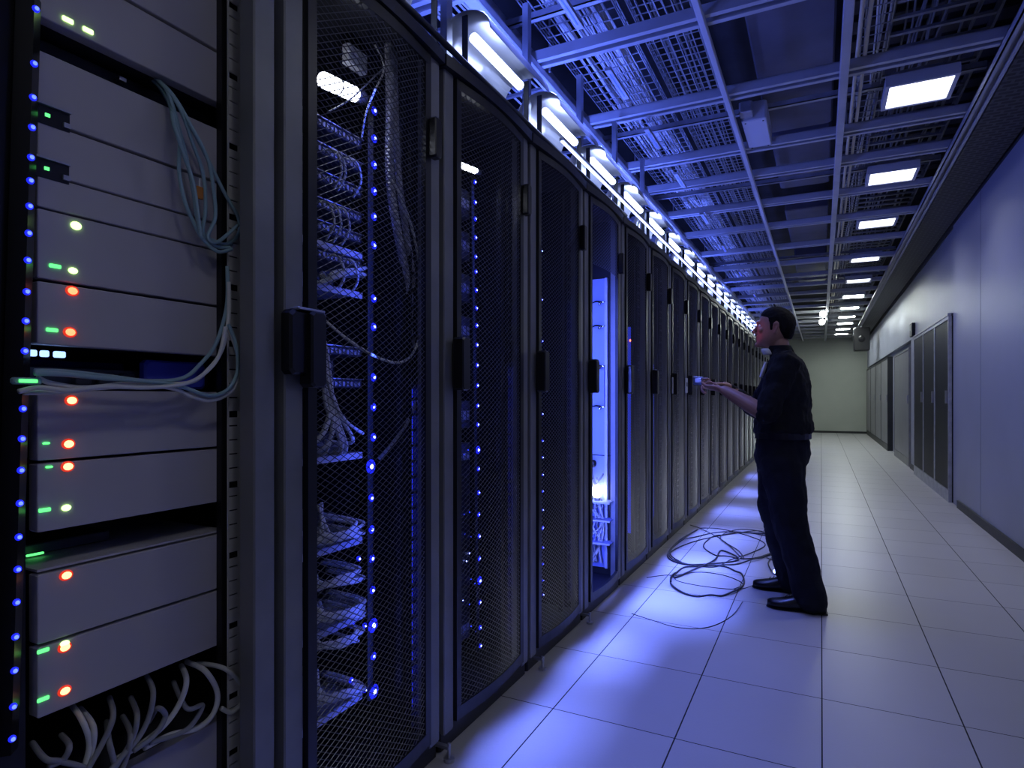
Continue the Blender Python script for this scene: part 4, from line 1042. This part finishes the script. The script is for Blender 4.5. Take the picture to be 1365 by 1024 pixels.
# belt with buckle
bt = MB()
for k_ in range(28):
    pass
n = 28
for k_ in range(n):
    w = 2*PI*k_/n; c, s__ = math.cos(w), math.sin(w)
    for (g_, zz) in ((1.0,.975),(1.0,1.012),(.93,1.012),(.93,.975)):
        bt.v.append(tuple(W(-.172,4.05,zz)+LT*c*.196*g_+FW*s__*.158*g_))
for k_ in range(n):
    for q in range(4): a = k_*4+q; b__ = k_*4+(q+1)%4; a2 = ((k_+1)%n)*4+q; b2 = ((k_+1)%n)*4+(q+1)%4; bt.face(a, b__, b2, a2)
belt = bt.build('belt', 'leather', man)
MB().bevbox(-.013,.0,-.030,.030,-.020,.020,.005).build('buckle', 'steel', belt, loc=onY(1014.5, 578, 3.99)-OM-V_((-.035,0,0)))
# ---- shoes
for (A, nm_) in ((LA,'left'),(RA,'right')):
    c = V((A.x, A.y, 0)); Sx = MB()
    def q_(f, l, u): return V((A.x,A.y,0))+FW*f+LT*l+UP*u
    Sx.loft([(q_(-.085,0,.040),.018,.022,LT,UP),(q_(-.075,0,.045),.034,.042,LT,UP),(q_(-.02,0,.052),.040,.052,LT,UP),(q_(.04,0,.052),.042,.052,LT,UP),(q_(.10,.003,.040),.047,.038,LT,UP),(q_(.16,.004,.032),.050,.029,LT,UP),(q_(.205,.002,.028),.040,.024,LT,UP),(q_(.225,0,.026),.022,.016,LT,UP)], 18, 4)
    sh = Sx.build('shoe', 'leather', man, True)
    So = MB(); So.loft([(q_(-.09,0,.006),.030,.006,LT,UP),(q_(-.04,0,.006),.042,.006,LT,UP),(q_(.03,0,.006),.040,.006,LT,UP),(q_(.12,.003,.006),.052,.006,LT,UP),(q_(.19,.003,.006),.046,.006,LT,UP),(q_(.23,0,.007),.020,.005,LT,UP)], 14, 3)
    So.build('sole', 'black', sh)
    La = MB()
    for j in range(4): a = q_(.055+j*.022, -.018, .103-j*.010); b__ = q_(.062+j*.022, .018, .103-j*.010); La.tube([a, (a+b__)/2+UP*.003, b__], .0025, 6)
    La.build('laces', 'cable_dark', sh)
rl_ = thing('red_indicator', (RX+.012, 4.02, 1.60), 'small red indicator lamp on the rack door facing the man', 'indicator lamp')
MB().ball((0,0,0),.005,.008,.008).build('lens', 'led_red', rl_, True)
pl_ = bpy.data.lights.new('red_indicator_light', 'SPOT'); pl_.energy = 5; pl_.color = (1,.06,.08); pl_.shadow_soft_size = .01; pl_.spot_size = math.radians(13); pl_.spot_blend = .8
po = bpy.data.objects.new('red_indicator_light', pl_); col.objects.link(po); po.location = (RX+.03, 4.02, 1.60)
po.rotation_euler = (V((-.30,4.05,1.63))-V((RX+.03,4.02,1.60))).to_track_quat('-Z','Y').to_euler()
# tool held at rack: small pale device
tl = thing('handheld_device', tuple(onX(931, 508, -.78)), 'small dark device with a grey display held in the man\'s hands against the rack', 'tool')
MB().bevbox(-.035,.035,-.018,.018,-.03,.03,.006).build('casing', 'dark', tl); MB().bevbox(-.02,.02,-.022,-.018,-.012,.018,.003).build('display', 'galv', tl)
for q,(u) in enumerate((897, 914)):
    p = onX(u, 514, RX+.012); t = thing('door_label_plate', tuple(p), ('left' if q == 0 else 'right')+' pale square plate on the rack doors left of the man\'s hands', 'plate')
    MB().bevbox(0,.012,-.045,.045,-.07,.07,.004).build('plate', 'white_paint', t); MB().bevbox(.012,.014,-.02,.02,-.01,.03,.002).build('lock', 'black', t)

# ---------------------------------------------------------------- lamps' light
def area(name, loc, sx, sy, power, colr, rot=(0,0,0), spread=180):
    l = bpy.data.lights.new(name, 'AREA'); l.shape = 'RECTANGLE'; l.size = sx; l.size_y = sy; l.energy = power; l.color = colr; l.spread = math.radians(spread)
    o = bpy.data.objects.new(name, l); col.objects.link(o); o.location = loc; o.rotation_euler = rot; return o
BL = (.10,.16,1)
for q, (yy, w_) in enumerate(((1.3,9),(2.05,10),(2.85,15),(3.7,34),(4.6,36),(5.6,24),(6.9,18),(8.4,16),(10.2,14),(12.5,14),(15.5,14))):  # added lamps, placed to throw the blue pools on the floor
    t = thing('added_downlight', (-1.128, yy, 3.145), f'slim blue lamp added over the rack fronts to light the floor, {ORD[q]} from the camera', 'downlight', 'added blue lamps over the rack fronts')
    MB().bevbox(-.02,.02,-.2,.2,.008,.03,.004).build('housing', 'galv', t); MB().box(-.003,.003,-.15,.15,.004,.0075).build('lens', 'glow2', t)
    area('added_pool_beam', (-1.128, yy, 3.145), .02, .6, w_*(.17 if q < 3 else .22), (.16,.23,1), (0,math.radians(-3.2 if q < 3 else -5),0), 12 if q < 3 else 19)
    area('added_pool_spill', (-1.128, yy, 3.14), .02, .6, 2.6 if q < 6 else 2, (.14,.20,1), (0,math.radians(-8),0), 48)
# uplight from the reflectors on to grid and trays
for yy in (1.5, 2.6, 3.8, 5.2, 7, 9, 11.5, 14.5, 18):
    area('rack_top_uplight', (-1.45, yy, 2.68), .12, .8, 14, (.10,.165,1), (0,math.radians(170),0), 170)
for yy in (1.6, 3.2, 4.9, 6.8, 9.0):
    area('light_line_glow', (-1.10, yy, 2.50), .03, 1.2, 5.5, (.12,.18,1), (0,math.radians(-97),0), 165)
for yc in panel_glow: area('ceiling_panel_glow', (.575, yc, CZ+.01), .33, .31, 5.8, (.86,.89,1), (0,0,0), 125)
for i in (1, 2, 3): area('led_column_glow', (RX-.045, rx_y(i)+.40, 1.15), 2.0, .02, 1.1, (.05,.09,1), (0,math.radians(90),0), 170)
# hidden lamp added to light the sheet of the open blue rack
for q, yy in enumerate((y4+PW-.03,)):
    t = thing('added_glow_strip', (RX-.055, yy, .3), 'added blue strip light hidden behind the post of the glowing open rack', 'light strip')
    MB().box(-.004,.004,-.012,.012,0,1.7).build('diffuser', 'glow3', t)
    area('blue_rack_fill', (RX-.065, yy, 1.1), 1.7, .02, 21, (.10,.15,1), (0,math.radians(90),math.radians(-75)), 150)
# soft far and overhead daylight-white from the panels behind the camera (unseen lamps of the same row)
light_panel(.2, 'dimmed ceiling light panel above the camera', 'panel_dim')
light_panel(-1.5, 'dimmed ceiling light panel behind the camera', 'panel_dim')
wd = bpy.data.worlds.new('world'); sc.world = wd; wd.use_nodes = True
wd.node_tree.nodes['Background'].inputs[0].default_value = (.1,.12,.3,1); wd.node_tree.nodes['Background'].inputs[1].default_value = .05
sc.cycles.use_denoising = True; sc.cycles.max_bounces = 6; sc.cycles.sample_clamp_indirect = 4; sc.cycles.sample_clamp_direct = 0
